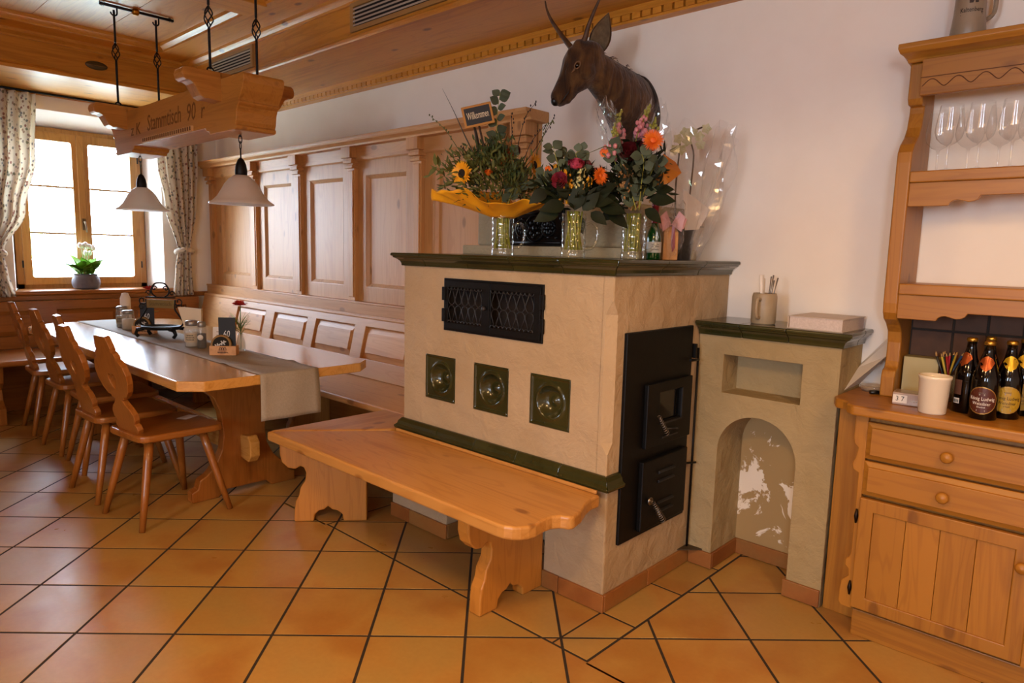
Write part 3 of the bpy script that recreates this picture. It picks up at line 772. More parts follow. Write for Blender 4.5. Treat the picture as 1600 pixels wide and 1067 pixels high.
# iron fire door plate on the side
fx = SX1 + 0.003
plate = MB().box(fx - 0.004, fx + 0.012, 1.514, 2.008, 0.247, 1.07).build('fire_door_plate', M_IRON, st, bevel=0.003)
def coil(p0, p1, n, r, par, mat=M_STEEL):
    p0, p1 = Vector(p0), Vector(p1); d = (p1 - p0); L = d.length; t = d.normalized(); a = t.orthogonal().normalized(); b = t.cross(a)
    pts = []
    for i in range(n * 10 + 1):
        th = 2 * PI * i / 10; q = i / (n * 10); rr = r * (0.55 + 0.45 * q)
        pts.append(p0 + d * q + (a * math.cos(th) + b * math.sin(th)) * rr)
    MB().tube(pts, 0.0017, 5).build('spring_handle', mat, par)
ud = MB().prism([(1.645, 0.605), (1.990, 0.605), (1.990, 0.862), (1.645, 0.862)], 'yz', fx + 0.012, fx + 0.032, holes=[R4(1.735, 1.905, 0.70, 0.82)]).build('fire_door', M_IRON, st, bevel=0.004)
MB().box(fx + 0.013, fx + 0.018, 1.735, 1.905, 0.70, 0.82).build('glass', plain('soot_glass', '#050404', 0.1), ud)
MB().box(fx + 0.032, fx + 0.037, 1.74, 1.905, 0.69, 0.697).box(fx + 0.032, fx + 0.037, 1.900, 1.907, 0.69, 0.82).build('window_bead', M_IRON2, ud)
MB().tube([(fx + 0.03, 1.80, 0.664), (fx + 0.04, 1.85, 0.66), (fx + 0.04, 1.87, 0.655)], 0.004).box(fx + 0.032, fx + 0.036, 1.76, 1.88, 0.632, 0.638).build('latch', M_IRON2, ud)
coil((fx + 0.05, 1.70, 0.735), (fx + 0.055, 1.76, 0.655), 9, 0.011, ud)
ld = MB().box(fx + 0.012, fx + 0.034, 1.632, 1.975, 0.272, 0.556).build('ash_door', M_IRON, st, bevel=0.004)
for z in (0.500, 0.462, 0.372, 0.334):
    MB().prism([(fx + 0.034, z), (fx + 0.044, z - 0.004), (fx + 0.044, z - 0.008), (fx + 0.034, z - 0.014)], 'xz', 1.745, 1.865).build('air_slot', M_IRON2, ld, bevel=0.001)
MB().tube([(fx + 0.046, 1.675 + 0.012 * math.cos(a), 0.395 + 0.012 * math.sin(a)) for a in [2 * PI * i / 14 for i in range(15)]], 0.005, 6).tube([(fx + 0.034, 1.675, 0.395), (fx + 0.05, 1.675, 0.395)], 0.006).build('ring', M_STEEL, ld)
coil((fx + 0.05, 1.69, 0.388), (fx + 0.06, 1.755, 0.30), 10, 0.014, ld)
rod = MB().tube([(fx + 0.012, 2.06, 0.97), (fx + 0.012, 2.062, 0.5), (fx + 0.012, 2.06, 0.06)], 0.005, 6)
rod.tube([(fx + 0.03, 1.96, 0.928), (fx + 0.03, 2.03, 0.924)], 0.006).tube([(fx + 0.012, 1.985, 0.475), (fx + 0.03, 2.06, 0.468)], 0.005).box(fx, fx + 0.02, 2.02, 2.035, 0.93, 0.99)
rod.build('damper_rod', M_IRON, st)
MB().prism([(fx, 2.00), (fx + 0.05, 2.05), (fx + 0.075, 2.083), (fx, 2.083)], 'xy', 0.074, 0.079).build('rod_shoe', plain('shoe_grey', '#4a3c2a', 0.6, 0.4), st)

# ================================================================ LOW PLASTERED BLOCK WITH NICHES
LB0, LB1, LY = 1.2095, 1.790, 2.085
lb = thing('niche_block', 'low ochre plastered block with an arched niche beside the stove', 'masonry block', (1.5, 2.2, 0))
NA, NB, NC = 1.322, 1.654, 0.540
ar = (NB - NA) / 2; ac = (NA + NB) / 2
outer = [(LB0, 0), (NA, 0)] + [(ac - ar * math.cos(PI * i / 24), NC + ar * math.sin(PI * i / 24)) for i in range(25)] + [(NB, 0), (LB1, 0), (LB1, 1.034), (LB0, 1.034)]
MB().prism(outer, 'xz', LY, YB - 0.003, holes=[[(1.325, 0.79), (1.325, 0.952), (1.652, 0.952), (1.652, 0.79)]]).build('body', M_LOW, lb, bevel=0.006)
MB().box(1.32, 1.657, 2.225, YB - 0.004, 0.785, 0.957).build('niche_back', M_LOW, lb)
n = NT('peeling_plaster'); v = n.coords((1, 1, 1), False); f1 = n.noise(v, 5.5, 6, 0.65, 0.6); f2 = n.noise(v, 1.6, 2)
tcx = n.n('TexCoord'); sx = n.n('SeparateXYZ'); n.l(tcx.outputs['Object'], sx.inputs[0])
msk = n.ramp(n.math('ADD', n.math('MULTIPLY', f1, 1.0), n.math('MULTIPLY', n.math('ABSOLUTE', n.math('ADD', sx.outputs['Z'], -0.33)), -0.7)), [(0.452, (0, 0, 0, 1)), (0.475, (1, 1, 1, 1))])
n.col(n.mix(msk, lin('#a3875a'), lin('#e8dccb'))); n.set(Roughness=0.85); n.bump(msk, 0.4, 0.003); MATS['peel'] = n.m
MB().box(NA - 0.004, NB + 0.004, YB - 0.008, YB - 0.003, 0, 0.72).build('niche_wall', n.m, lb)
skirt(lb, [(NA + e, LY, LB0 + 0.012, LY, 0, -1), (NA, LY - 0.0, NA, YB - 0.01, 1, 0), (NB, YB - 0.01, NA, YB - 0.01, 0, -1), (LB1, LY, NB - e, LY, 0, -1), (NB, LY, NB, YB - 0.02, -1, 0)])
xs = [LB0, 1.405, 1.595, LB1]
for i in range(3): run_x(lb, xs[i], xs[i + 1], LY, 1.03, tp, 'cornice_tile', (0, 1) if i == 2 else (0, 0))
for y0, y1 in ((LY, 2.235), (2.235, YB - 0.004)): run_y(lb, y0, y1, LB1, 1.03, [(u * 0.7, v) for u, v in tp], 'cornice_tile', (-1, 0) if y0 == LY else (0, 0))
for i in range(3):
    MB().box(xs[i] + 0.001, xs[i + 1] - 0.001, LY + 0.001, YB - 0.004, 1.034, 1.0895).build('top_tile', M_GREEN, lb, bevel=0.002)
# slanting plaster flue beside it
fl = MB(); A = [(1.7905, 0.95), (1.90, 1.09), (1.90, 1.012), (1.7905, 0.865)]
fl.add([(x, YB - 0.002, z) for x, z in A] + [(1.7905, 2.30, 0.935), (1.90, 2.32, 1.07), (1.90, 2.255, 1.0), (1.7905, 2.15, 0.862)], [(0, 1, 2, 3), (4, 5, 6, 7), (0, 1, 5, 4), (1, 2, 6, 5), (2, 3, 7, 6), (3, 0, 4, 7)])
fl.build('flue', M_WALL, lb)

# ================================================================ STOVE BENCH
sb = thing('stove_bench', 'thick pine corner bench wrapped around the stove', 'bench', (0.4, 1.2, 0))
BX = wood('pine', 'x'); BYm = wood('pine', 'y'); BZ = wood('beam', 'z')  # legs take a darker tone: their weaker light is put into the colour
fr = [(-0.40, 0.925), (1.14, 0.925)] + arc(1.14, 1.015, 0.09, -PI / 2, PI * 0.10, 6)[1:] + [(1.222, 1.075), (1.224, 1.105), (1.240, 1.130), (1.268, 1.143), (1.275, 1.16), (1.262, 1.215), (1.228, 1.29), (1.213, 1.34), (1.213, SY - 0.042), (0.0 - 0.0, SY - 0.042)]
MB().prism(fr, 'xy', 0.432, 0.48).build('seat_board', BX, sb, bevel=0.013, seg=3)
MB().prism([(-0.402, 0.932), (-0.042, SY - 0.044), (-0.042, 1.617), (-0.402, 1.617)], 'xy', 0.432, 0.4795).build('seat_board', BYm, sb, bevel=0.011, seg=3)
MB().box(0.0, 1.2, SY - 0.052, SY - 0.040, 0.48, 0.494).build('edge_strip', BX, sb, bevel=0.004)
leg = [(-0.085, 0.432), (-0.085, 0.345)] + [(-0.075, 0.305), (-0.045, 0.275), (-0.01, 0.27), (0.012, 0.285), (0.03, 0.278), (0.04, 0.25), (0.035, 0.21), (0.012, 0.175), (0.004, 0.135), (-0.012, 0.105), (-0.018, 0.06), (-0.02, 0.0)] + [(0.075, 0.0), (0.08, 0.035), (0.10, 0.055), (0.125, 0.06), (0.145, 0.078), (0.165, 0.06), (0.19, 0.055), (0.215, 0.035), (0.22, 0.0), (0.335, 0.0), (0.335, 0.432)]
MB().prism([(1.10 + u, z) for u, z in leg], 'yz', 0.852, 0.912).build('leg', BZ, sb, bevel=0.006)
lm = MB().prism(leg, 'xz', -0.03, 0.03); lm.xf(T(-0.385, 1.08, 0) @ RZ(math.atan2(0.351, 0.306))); lm.build('leg', BZ, sb, bevel=0.006)

# ================================================================ TABLE, CHAIRS
TX, TZm = wood('table', 'x'), wood('alder', 'z')
tb = thing('dining_table', 'long lacquered wooden table with chamfered corners and trestle legs', 'table', (-1.86, 1.06, 0))
tp_ = [(-3.12, 0.555), (-0.50, 0.555), (-0.42, 0.645), (-0.42, 1.47), (-0.50, 1.56), (-3.12, 1.56), (-3.30, 1.38), (-3.30, 0.735)]
MB().prism(tp_, 'xy', 0.703, 0.75).build('tabletop', TX, tb, bevel=0.005, seg=3)
half = [(0.0, 0.0), (0.13, 0.0), (0.15, 0.03), (0.295, 0.0), (0.295, 0.055), (0.262, 0.07), (0.25, 0.115), (0.212, 0.135), (0.165, 0.185), (0.128, 0.26), (0.118, 0.34), (0.13, 0.46), (0.165, 0.55), (0.22, 0.60), (0.24, 0.64), (0.30, 0.655), (0.30, 0.703)]
half = [(0.12, 0.035), (0.15, 0.0)] + half[3:]
trs = [(1.075 + u, z) for u, z in half] + [(1.075 - u, z) for u, z in reversed(half)]
for x in (-1.01, -2.80): MB().prism(trs, 'yz', x, x + 0.062).build('trestle_leg', TZm, tb, bevel=0.006)
MB().box(-2.80, -0.95, 1.047, 1.103, 0.20, 0.325).prism([(-0.95, 0.20), (-0.86, 0.19), (-0.83, 0.225), (-0.83, 0.30), (-0.86, 0.335), (-0.95, 0.325)], 'xz', 1.047, 1.103).build('stretcher', TX, tb, bevel=0.006)
MB().box(-2.7, -1.1, 0.75, 0.80, 0.66, 0.703).box(-2.7, -1.1, 1.33, 1.38, 0.66, 0.703).build('apron_rail', TX, tb)

def make_chair():
    AZ, AY = wood('alder', 'z'), wood('alder', 'y')
    t = thing('dining_chair', 'x', 'chair', (0, 0, 0), 'carved wooden chairs along the table')
    seat = [(-0.175, -0.195), (0.175, -0.195), (0.215, 0.215), (-0.215, 0.215)]
    so = []
    for i in range(4):
        p, q, r = Vector(seat[i - 1]), Vector(seat[i]), Vector(seat[(i + 1) % 4])
        a = q + (p - q).normalized() * 0.06; b = q + (r - q).normalized() * 0.06
        for k in range(6): s = k / 5; so.append(tuple(a * (1 - s) ** 2 + q * 2 * s * (1 - s) + b * s * s))
    MB().prism(so, 'xy', 0.418, 0.452).build('seat', AY, t, local=True, bevel=0.010, seg=3)
    for x in (-1, 1): MB().box(x * 0.10 - 0.025, x * 0.10 + 0.025, -0.15, 0.15, 0.398, 0.418).build('cleat', AY, t, local=True, bevel=0.005)
    for sx in (-1, 1):
        for sy in (-1, 1):
            a = Vector((sx * 0.115, sy * 0.13 + 0.005, 0.42)); b = Vector((sx * (0.19 if sy < 0 else 0.225), sy * 0.215, 0.0))
            MB().tube([a, a.lerp(b, 0.25), a.lerp(b, 0.6), b], [0.021, 0.0215, 0.0185, 0.0145], 8).build('leg', AZ, t, local=True)
    R = [(0.055, 0.0), (0.100, 0.004), (0.112, 0.026), (0.104, 0.046), (0.090, 0.054), (0.106, 0.074), (0.104, 0.104), (0.082, 0.132), (0.054, 0.150), (0.034, 0.172), (0.060, 0.178), (0.064, 0.190), (0.092, 0.194), (0.126, 0.224), (0.150, 0.268), (0.156, 0.310), (0.142, 0.350), (0.118, 0.374), (0.100, 0.380), (0.103, 0.395), (0.092, 0.412), (0.074, 0.420), (0.077, 0.436), (0.060, 0.484), (0.050, 0.492), (0.0, 0.492)]
    out = R + [(-x, z) for x, z in reversed(R[:-1])]
    hole = [(0, 0.225), (0.030, 0.262), (0.034, 0.29), (0.020, 0.306), (0, 0.294), (-0.020, 0.306), (-0.034, 0.29), (-0.030, 0.262)]
    MB().prism(out, 'xz', -0.0135, 0.0135, holes=[smoothpoly(hole, 3)[::-1]]).xf(T(0, -0.155, 0.447) @ RX(0.23)).build('backrest', AZ, t, local=True, bevel=0.004)
    return t
ch0 = make_chair()
CH = [(-0.955, 0.655, 7, 'carved heart-back chair at the table end nearest the stove bench'), (-1.46, 0.63, 3, 'second carved heart-back chair from the stove bench end of the table'),
      (-2.00, 0.735, -2, 'third carved heart-back chair along the front of the table, in the middle of the row'), (-2.50, 0.725, 2, 'fourth carved heart-back chair, next to last towards the window'),
      (-3.13, 0.735, -3, 'farthest carved heart-back chair, by the window bench')]
for i, (x, y, a, lb_) in enumerate(CH):
    c = ch0 if i == 0 else copy_tree(ch0)
    c.location = (x, y, 0); c.rotation_euler = (0, 0, math.radians(a)); c['label'] = lb_

# ---- runner and the things on the table
LIN = plain('grey_linen', '#9a8e7e', 0.85, c2='#908474', scale=120, bump=0.25, bscale=400)
rr = random.Random(5)
def runner_pt(u, v):
    L = u * 3.27; y = 0.905 + 0.31 * v
    if L < 0.16: x, z = -3.303 - 0.004, 0.7525 - (0.16 - L)
    elif L < 3.045: x, z = -3.30 + (L - 0.16), 0.7525
    else: x, z = -0.412 + 0.004 * math.sin(v * 9 + L * 7), 0.7525 - (L - 3.045)
    if -0.93 < x < -0.43: z += 0.008 * max(0, math.sin(x * 16 - y * 27 + 1)) ** 4 * math.sin((x + 0.93) / 0.5 * PI)
    if L > 3.045: x += 0.012 * math.sin((L - 3.045) * 9) * (0.4 + v)
    return (x, y + 0.002 * math.sin(x * 3), z)
us = []
ru = MB(); NU, NV = 160, 10
ru.grid(lambda u, v: runner_pt(u, v), NU, NV)
tag(ru.build('table_runner', LIN, base=True, solid=0.0016), 'long grey linen runner down the middle of the table', 'table runner')
CREAM = plain('cream_paper', '#d9c8ad', 0.8); BLACK = plain('slate_black', '#0d0d0f', 0.6); CHALK = plain('chalk', '#d8d8d8', 0.9); PAPER = plain('white_paper', '#e8e2da', 0.7)
OAK = wood('pale', 'x'); JAR = thin_glass('jar_glass', (0.92, 0.93, 0.92), 1.0, haze=0.12)
TZ = 0.7545
def frame_at(x, y, a): return T(x, y, TZ) @ RZ(a)
A = 0.88
def scribble(w, h, n, r=0.0012):
    """a run of small script too fine to read"""
    pts = []; m = n * 6
    for i in range(m + 1):
        s = i / m; pts.append((w * (s - 0.5) + 0.25 * w / n * math.sin(i * 1.047 * 2), 0, h * 0.5 * math.sin(i * 1.047) * (0.6 + 0.4 * math.sin(i * 0.37))))
    return MB().tube(pts, r, 4)
def coaster_set(x, y, side, far):
    """wooden coaster box with a slate and round beer mats"""
    t = thing('coaster_box', 'coaster box with a slate marked 60, %s' % side, 'coaster box', (x, y, TZ)); M = T(x, y, TZ) @ RZ(A)
    bx = MB()
    for a in ((-0.07, 0.07, -0.03, -0.024, 0, 0.052), (-0.07, 0.07, 0.024, 0.03, 0, 0.052), (-0.07, -0.064, -0.024, 0.024, 0, 0.052), (0.064, 0.07, -0.024, 0.024, 0, 0.052), (-0.064, 0.064, -0.024, 0.024, 0, 0.006)): bx.box(*a)
    b = bx.xf(M).build('box', OAK, t, bevel=0.0015)
    cr_ = MB()
    for q in (-0.012, 0.0, 0.012): cr_.tube([(q - 0.006, 0, 0.030), (q - 0.005, 0, 0.041), (q, 0, 0.046), (q + 0.005, 0, 0.041), (q + 0.006, 0, 0.030)], 0.0018, 5)
    cr_.xf(M @ T(0, -0.0302, 0)).build('crest', plain('burnt_mark', '#3a1c0c', 0.8), b)
    scribble(0.055, 0.010, 9).xf(M @ T(0, -0.0302, 0.017)).build('script', plain('burnt_mark', '#3a1c0c', 0.8), b)
    s = MB().box(-0.042, 0.047, 0.010, 0.014, 0.006, 0.205).xf(M @ T(0.012, 0, 0)).build('slate', BLACK, t)
    text_mb('60', 0.055, 0.0003, 0.034, 0.2).xf(M @ T(0.010, 0.0095, 0.112)).build('chalk_number', CHALK, s)
    for k, (dx, dy, tl) in enumerate(((-0.012, -0.008, 0.06), (-0.012, -0.002, 0.05), (-0.012, -0.016, 0.09))):
        m = MB().lathe([(0.0, -0.001), (0.052, -0.001), (0.0535, 0), (0.052, 0.001), (0, 0.001)], 28, ax='y').xf(M @ T(dx, dy, 0.058) @ RX(-tl)).build('beer_mat', plain('mat_rim', '#8a6a3c', 0.8), t)
        if k == 2:
            MB().lathe([(0.0, -0.0014), (0.044, -0.0014), (0.044, -0.0011), (0, -0.0011)], 28, ax='y').xf(M @ T(dx, dy, 0.058) @ RX(-tl)).build('mat_print', plain('mat_print', '#1c1a16', 0.8), m)
            scribble(0.062, 0.034, 5, 0.0028).xf(M @ T(dx, dy - 0.0018, 0.062) @ RX(-tl) @ RY(-0.5)).build('mat_script', CHALK, m)
    return t
coaster_set(-1.085, 1.035, 'nearest on the runner', False); coaster_set(-2.27, 1.03, 'on the far half of the runner', True)
def shaker(x, y, r, h, fill, top, label, name='salt_shaker', band=None, cap='#8d8a86'):
    t = thing(name, label, 'shaker', (x, y, TZ))
    MB().lathe([(r * 0.92, 0), (r, 0.006), (r, h * 0.72), (r * 0.86, h * 0.80), (r * 0.8, h * 0.82)], 20, (x, y, TZ)).build('glass', JAR, t)
    MB().lathe([(0, 0.003), (r * 0.9, 0.003), (r * 0.9, h * 0.55), (0, h * 0.56)], 16, (x, y, TZ)).build('filling', plain('fill_' + fill, fill, 0.8), t)
    MB().lathe([(r * 0.84, h * 0.80), (r * 0.9, h * 0.82), (r * 0.9, h * 0.96), (r * 0.7, h), (0, h)], 20, (x, y, TZ)).build('cap', plain('cap_' + cap, cap, 0.35, 0.6), t)
    if band:
        MB().lathe([(r * 1.01, h * 0.18), (r * 1.012, h * 0.2), (r * 1.012, h * 0.5), (r * 1.01, h * 0.52)], 20, (x, y, TZ), closed=True).build('paper_band', plain('band_' + band, band, 0.7), t)
        for q, (zz, ww) in enumerate(((0.44, 0.9), (0.36, 1.2), (0.28, 1.1))): wrap(scribble(r * ww, 0.009, 7, 0.0011), r * 1.014, A - PI / 2, h * zz, (x, y, TZ)).build('print', BLACK, t)
    return t
shaker(-1.50, 1.03, 0.040, 0.155, '#cfc3b3', 0, 'wide salt jar with a printed band, left of the dark pepper jar', 'salt_shaker', '#b9a78c')
pp = shaker(-1.40, 1.045, 0.026, 0.155, '#1d120c', 0, 'slim dark pepper jar with a round white sticker, beside the salt jar', 'pepper_shaker')
MB().lathe([(0, 0), (0.016, 0), (0.016, 0.001), (0, 0.001)], 18, ax='y').xf(T(-1.40, 1.045, TZ + 0.065) @ RZ(A) @ T(0, -0.0275, 0)).build('sticker', PAPER, pp)
shaker(-2.72, 1.035, 0.040, 0.15, '#8f8473', 0, 'tall pepper jar at the far end of the runner', 'pepper_shaker', '#9a8c78')
shaker(-2.55, 1.02, 0.041, 0.135, '#d5c9bb', 0, 'white salt jar at the far end of the runner, before the pepper jar', 'salt_shaker')
def napkins(x, y, label, h=0.17):
    t = thing('napkin_holder', label, 'napkin holder', (x, y, TZ)); M = T(x, y, TZ) @ RZ(A)
    MB().box(-0.055, 0.055, -0.02, 0.02, 0, 0.08).xf(M).build('holder', plain('holder_white', '#d8d0c6', 0.5), t, bevel=0.003)
    for k in range(5):
        y0 = -0.017 + 0.007 * k; MB().prism([(-0.05, 0.01), (0.05, 0.01), (0.052, h), (-0.085 + 0.006 * k, h + 0.012), (-0.05, 0.085)], 'xz', y0, y0 + 0.005).xf(M).build('napkin', CREAM, t)
napkins(-1.72, 1.13, 'cream paper napkins fanned in a holder behind the salt jar', 0.20)
t = thing('napkin_stack', 'rolled white napkins standing at the far end of the table', 'napkins', (-2.80, 1.09, TZ))
MB().lathe([(0.0, 0), (0.034, 0), (0.036, 0.03), (0.034, 0.2), (0.02, 0.235), (0, 0.24)], 14, (-2.80, 1.085, TZ)).build('roll', plain('napkin_pale', '#e0d2c4', 0.8), t)
t = thing('menu_card', 'white folded menu card standing behind the coaster box', 'menu card', (-1.32, 1.13, TZ)); M = T(-1.32, 1.135, TZ) @ RZ(A)
MB().prism([(-0.02, 0), (0.0, 0.125), (0.02, 0), (0.0185, 0), (0.0, 0.121), (-0.0185, 0)], 'yz', -0.055, 0.055).xf(M).build('card', PAPER, t)
for z in (0.035, 0.055, 0.075, 0.095): MB().box(-0.035, 0.035, -0.0215 + z * 0.16, -0.0205 + z * 0.16, z, z + 0.006).xf(M).build('print_line', plain('print_grey', '#b9aa98', 0.8), t)
def carnation(x, y, label, h=0.235):
    t = thing('bud_vase', label, 'flower vase', (x, y, TZ)); c = (x, y, TZ)
    MB().lathe([(0.02, 0), (0.026, 0.01), (0.026, 0.05), (0.014, 0.085), (0.016, 0.10), (0.0135, 0.10), (0.012, 0.085), (0.023, 0.05), (0.02, 0.008)], 16, c).build('vase', JAR, t)
    MB().tube([(x, y, TZ + 0.01), (x + 0.004, y, TZ + 0.14), (x - 0.003, y + 0.004, TZ + h)], 0.0025, 6).build('stem', plain('stem_green', '#4d6a2a', 0.6), t)
    fl = MB(); rc = random.Random(int(x * 100))
    for k in range(46):
        a = rc.uniform(0, 2 * PI); el = rc.uniform(0.1, 1.3); r = rc.uniform(0.014, 0.036)
        d = Vector((math.cos(a) * math.cos(el), math.sin(a) * math.cos(el), math.sin(el) * 0.7)); p = Vector((x, y, TZ + h)) + d * r
        s = d.cross(Vector((0, 0, 1))).normalized() * 0.010; q = d.normalized() * 0.012
        fl.add([p - s - q, p + s - q, p + s * 1.2 + q, p + Vector((0, 0, 0.004)), p - s * 1.2 + q], [(0, 1, 2, 3, 4)])
    fl.build('blossom', plain('carnation_red', '#b3261a', 0.7), t, fix=False)
    gr = MB()
    for k in range(34):
        a = rc.uniform(0, 2 * PI); b0 = Vector((x, y, TZ + rc.uniform(0.09, 0.15))); d = Vector((math.cos(a) * 0.055, math.sin(a) * 0.055, rc.uniform(0.02, 0.10)))
        gr.tube([b0, b0 + d * 0.5 + Vector((0, 0, 0.012)), b0 + d], [0.0014, 0.0012, 0.0005], 4)
    gr.build('fern', plain('fern_green', '#6d8a46', 0.7), t)
carnation(-1.17, 1.17, 'red carnation in a small vase behind the nearest coaster box', 0.26); carnation(-2.42, 1.12, 'red carnation in a small vase at the far coaster box', 0.28)
# wrought-iron table sign on an ashtray stand
t = thing('iron_table_sign', 'wrought-iron scroll sign with a brass plaque on a black footed dish', 'table sign', (-2.02, 1.02, TZ)); M = T(-1.985, 1.035, TZ) @ RZ(A - 0.25)
MB().lathe([(0.0, 0.055), (0.11, 0.055), (0.125, 0.062), (0.13, 0.075), (0.122, 0.078), (0.11, 0.068), (0.0, 0.066)], 28).xf(M @ SCL(1, 0.7, 1)).build('dish', M_IRON, t)
for sx in (-1, 1):
    for sy in (-1, 1): MB().tube([(sx * 0.085, sy * 0.05, 0.06), (sx * 0.125, sy * 0.06, 0.055), (sx * 0.135, sy * 0.062, 0.03), (sx * 0.12, sy * 0.06, 0.011)], [0.011, 0.013, 0.011, 0.011], 8).xf(M).build('foot', M_IRON, t)
sc_ = MB()
def curl(cx, cz, r0, a0, turns, s=1, n=22): return [(cx + s * r0 * (1 - 0.75 * i / n) * math.cos(a0 + turns * 2 * PI * i / n), 0.0, cz + r0 * (1 - 0.75 * i / n) * math.sin(a0 + turns * 2 * PI * i / n)) for i in range(n + 1)]
for s in (-1, 1):
    sc_.tube(spline([(s * 0.115, 0, 0.065), (s * 0.15, 0, 0.10), (s * 0.12, 0, 0.15), (s * 0.095, 0, 0.19), (s * 0.10, 0, 0.245)], 6), 0.005, 6)
    sc_.tube(curl(s * 0.125, 0.235, 0.03, PI, 1.1, s), 0.004, 6); sc_.tube(curl(s * 0.13, 0.195, 0.024, PI, -1.1, s), 0.004, 6)
    sc_.tube(spline([(s * 0.03, 0, 0.262), (s * 0.055, 0, 0.28), (s * 0.06, 0, 0.31), (s * 0.035, 0, 0.345), (0, 0, 0.352)], 6), 0.005, 6)
    sc_.tube(curl(s * 0.04, 0.315, 0.018, 0, 1.1, -s), 0.0035, 6); sc_.tube(curl(s * 0.08, 0.285, 0.018, 0, 1.0, s), 0.0035, 6)
sc_.tube([(-0.10, 0, 0.258), (0.10, 0, 0.258)], 0.005, 6); sc_.xf(M).build('scrollwork', M_IRON, t)
pq = MB().box(-0.095, 0.095, -0.004, 0.004, 0.19, 0.245).xf(M).build('plaque', plain('old_brass', '#8c7748', 0.45, 0.6), t, bevel=0.002)
text_mb('Stammtisch', 0.035, 0.0005, 0.15).xf(M @ T(0, -0.0045, 0.217)).build('lettering', plain('brass_dark', '#57451f', 0.5), pq)
tag(MB().box(-0.03, 0.03, -0.045, 0.045, 0, 0.001).xf(T(-1.02, 0.80, 0.4525) @ RZ(0.5)).build('paper_scrap', PAPER, base=True), 'small white paper lying on the nearest chair seat', 'paper')

# ================================================================ HANGING LAMP BEAM
lbm = thing('lamp_beam', 'carved wooden lamp beam with lettering hung on iron rods over the table', 'lamp beam', (-1.59, 1.06, 1.93))
eh = [(-0.640, 2.172), (-0.632, 2.160), (-0.634, 2.130), (-0.652, 2.095), (-0.682, 2.062), (-0.688, 2.050), (-0.680, 2.044), (-0.684, 2.036), (-0.703, 2.026), (-0.716, 2.000), (-0.722, 1.960), (-0.732, 1.942), (-0.722, 1.936), (-0.724, 1.922), (-0.740, 1.916), (-1.02, 1.916), (-1.03, 1.930), (-1.06, 1.936), (-1.07, 1.952)]
prof = eh + [(-3.18 - x, z) for x, z in reversed(eh)]
MB().prism(prof, 'xz', 0.965, 1.175).build('beam', wood('beam', 'x'), lbm, bevel=0.004)
wg = [(0.972, 2.202), (0.795, 2.202), (0.782, 2.192), (0.776, 2.17), (0.782, 2.148), (0.798, 2.138), (0.812, 2.140), (0.832, 2.128), (0.848, 2.100), (0.862, 2.076), (0.885, 2.064), (0.902, 2.068), (0.972, 2.062)]
for x in (-0.87, -2.22):
    arm = MB().prism(wg, 'yz', x - 0.10, x).prism([(2.14 - y, z) for y, z in wg], 'yz', x - 0.10, x).box(x - 0.10, x, 0.96, 1.18, 2.168, 2.2025)
    arm.build('cross_arm', wood('beam', 'y'), lbm, bevel=0.004)
txt = plain('carved_letter', '#6e4214', 0.7)
for s, x, w, z, h in (('z K', -2.08, 0.17, 2.045, 0.10), ('Stammtisch', -1.63, 0.50, 2.058, 0.13), ('90', -1.245, 0.11, 2.052, 0.13), ('r', -1.10, 0.05, 2.045, 0.12)):
    text_mb(s, h, 0.0008, w, 0.15).xf(T(x, 0.9645, z)).build('carved_lettering', txt, lbm)
MB().box(-1.95, -1.22, 0.955, 0.9655, 1.955, 1.982).build('notch_strip', plain('strip_pale', '#cf9f66', 0.5), lbm)
nm = MB().box(-0.007, 0.007, 0.9525, 0.9555, 1.959, 1.979).mesh('notch', ORG[lbm]); nm.materials.append(txt)
for k in range(24): inst(nm, 'notch', lbm, T(-1.93 + 0.03 * k, 0, 0))
def iron_rod(x, y, zt, zb, zk):
    mb = MB(); n = 26; tw = []
    for k in range(n + 1): tw.append((x, y, zb + 0.02 + (zt - 0.03 - zb) * k / n))
    mb.tube([p for p in tw if p[2] < zk - 0.045], 0.007, 5); mb.tube([p for p in tw if p[2] > zk + 0.045], 0.007, 5)
    for s in range(4): mb.tube([(x + 0.022 * math.sin(PI * i / 12) * math.cos(s * PI / 2 + 2.2 * i / 12 * PI / 2), y + 0.022 * math.sin(PI * i / 12) * math.sin(s * PI / 2 + 2.2 * i / 12 * PI / 2), zk - 0.055 + 0.11 * i / 12) for i in range(13)], 0.0035, 5)
    mb.tube([(x, y + 0.016 * math.cos(2 * PI * i / 14), zb + 0.012 + 0.016 * math.sin(2 * PI * i / 14)) for i in range(15)], 0.0045, 6)
    mb.tube([(x, y + 0.018 * math.cos(PI + PI * i / 8), zt - 0.025 + 0.018 * math.sin(PI + PI * i / 8)) for i in range(9)] + [(x, y + 0.018, zt + 0.012)], 0.005, 6)
    return mb
for x, zk in ((-2.27, 2.53), (-0.92, 2.465)):
    for y in (0.935, 1.18): iron_rod(x, y, 2.79, 2.20, zk).build('iron_rod', M_IRON, lbm)
    MB().tube([(x, 0.855, 2.802), (x, 1.29, 2.802)], 0.009, 6).build('ceiling_bar', M_IRON, lbm)
    for y in (0.855, 1.29): MB().tube([(x, y + (0.03 if y < 1 else -0.03) * i / 10, 2.802 + 0.012 * math.sin(i * 1.6)) for i in range(11)], 0.006, 5).build('bar_curl', M_STEEL, lbm)
    MB().lathe([(0.012, -0.02), (0.022, -0.012), (0.022, 0.014), (0.012, 0.02)], 12, (x, 1.06, 2.80), 'y').build('bar_knob', M_BRASS, lbm)
SHADE = NT('alabaster_glass'); v = SHADE.coords((1, 1, 1)); SHADE.col(SHADE.mix(SHADE.noise(v, 9, 4), lin('#e6ddd4'), lin('#cfc3b8'))); SHADE.set(Roughness=0.25, Subsurface_Weight=0.0, Coat_Weight=0.3)
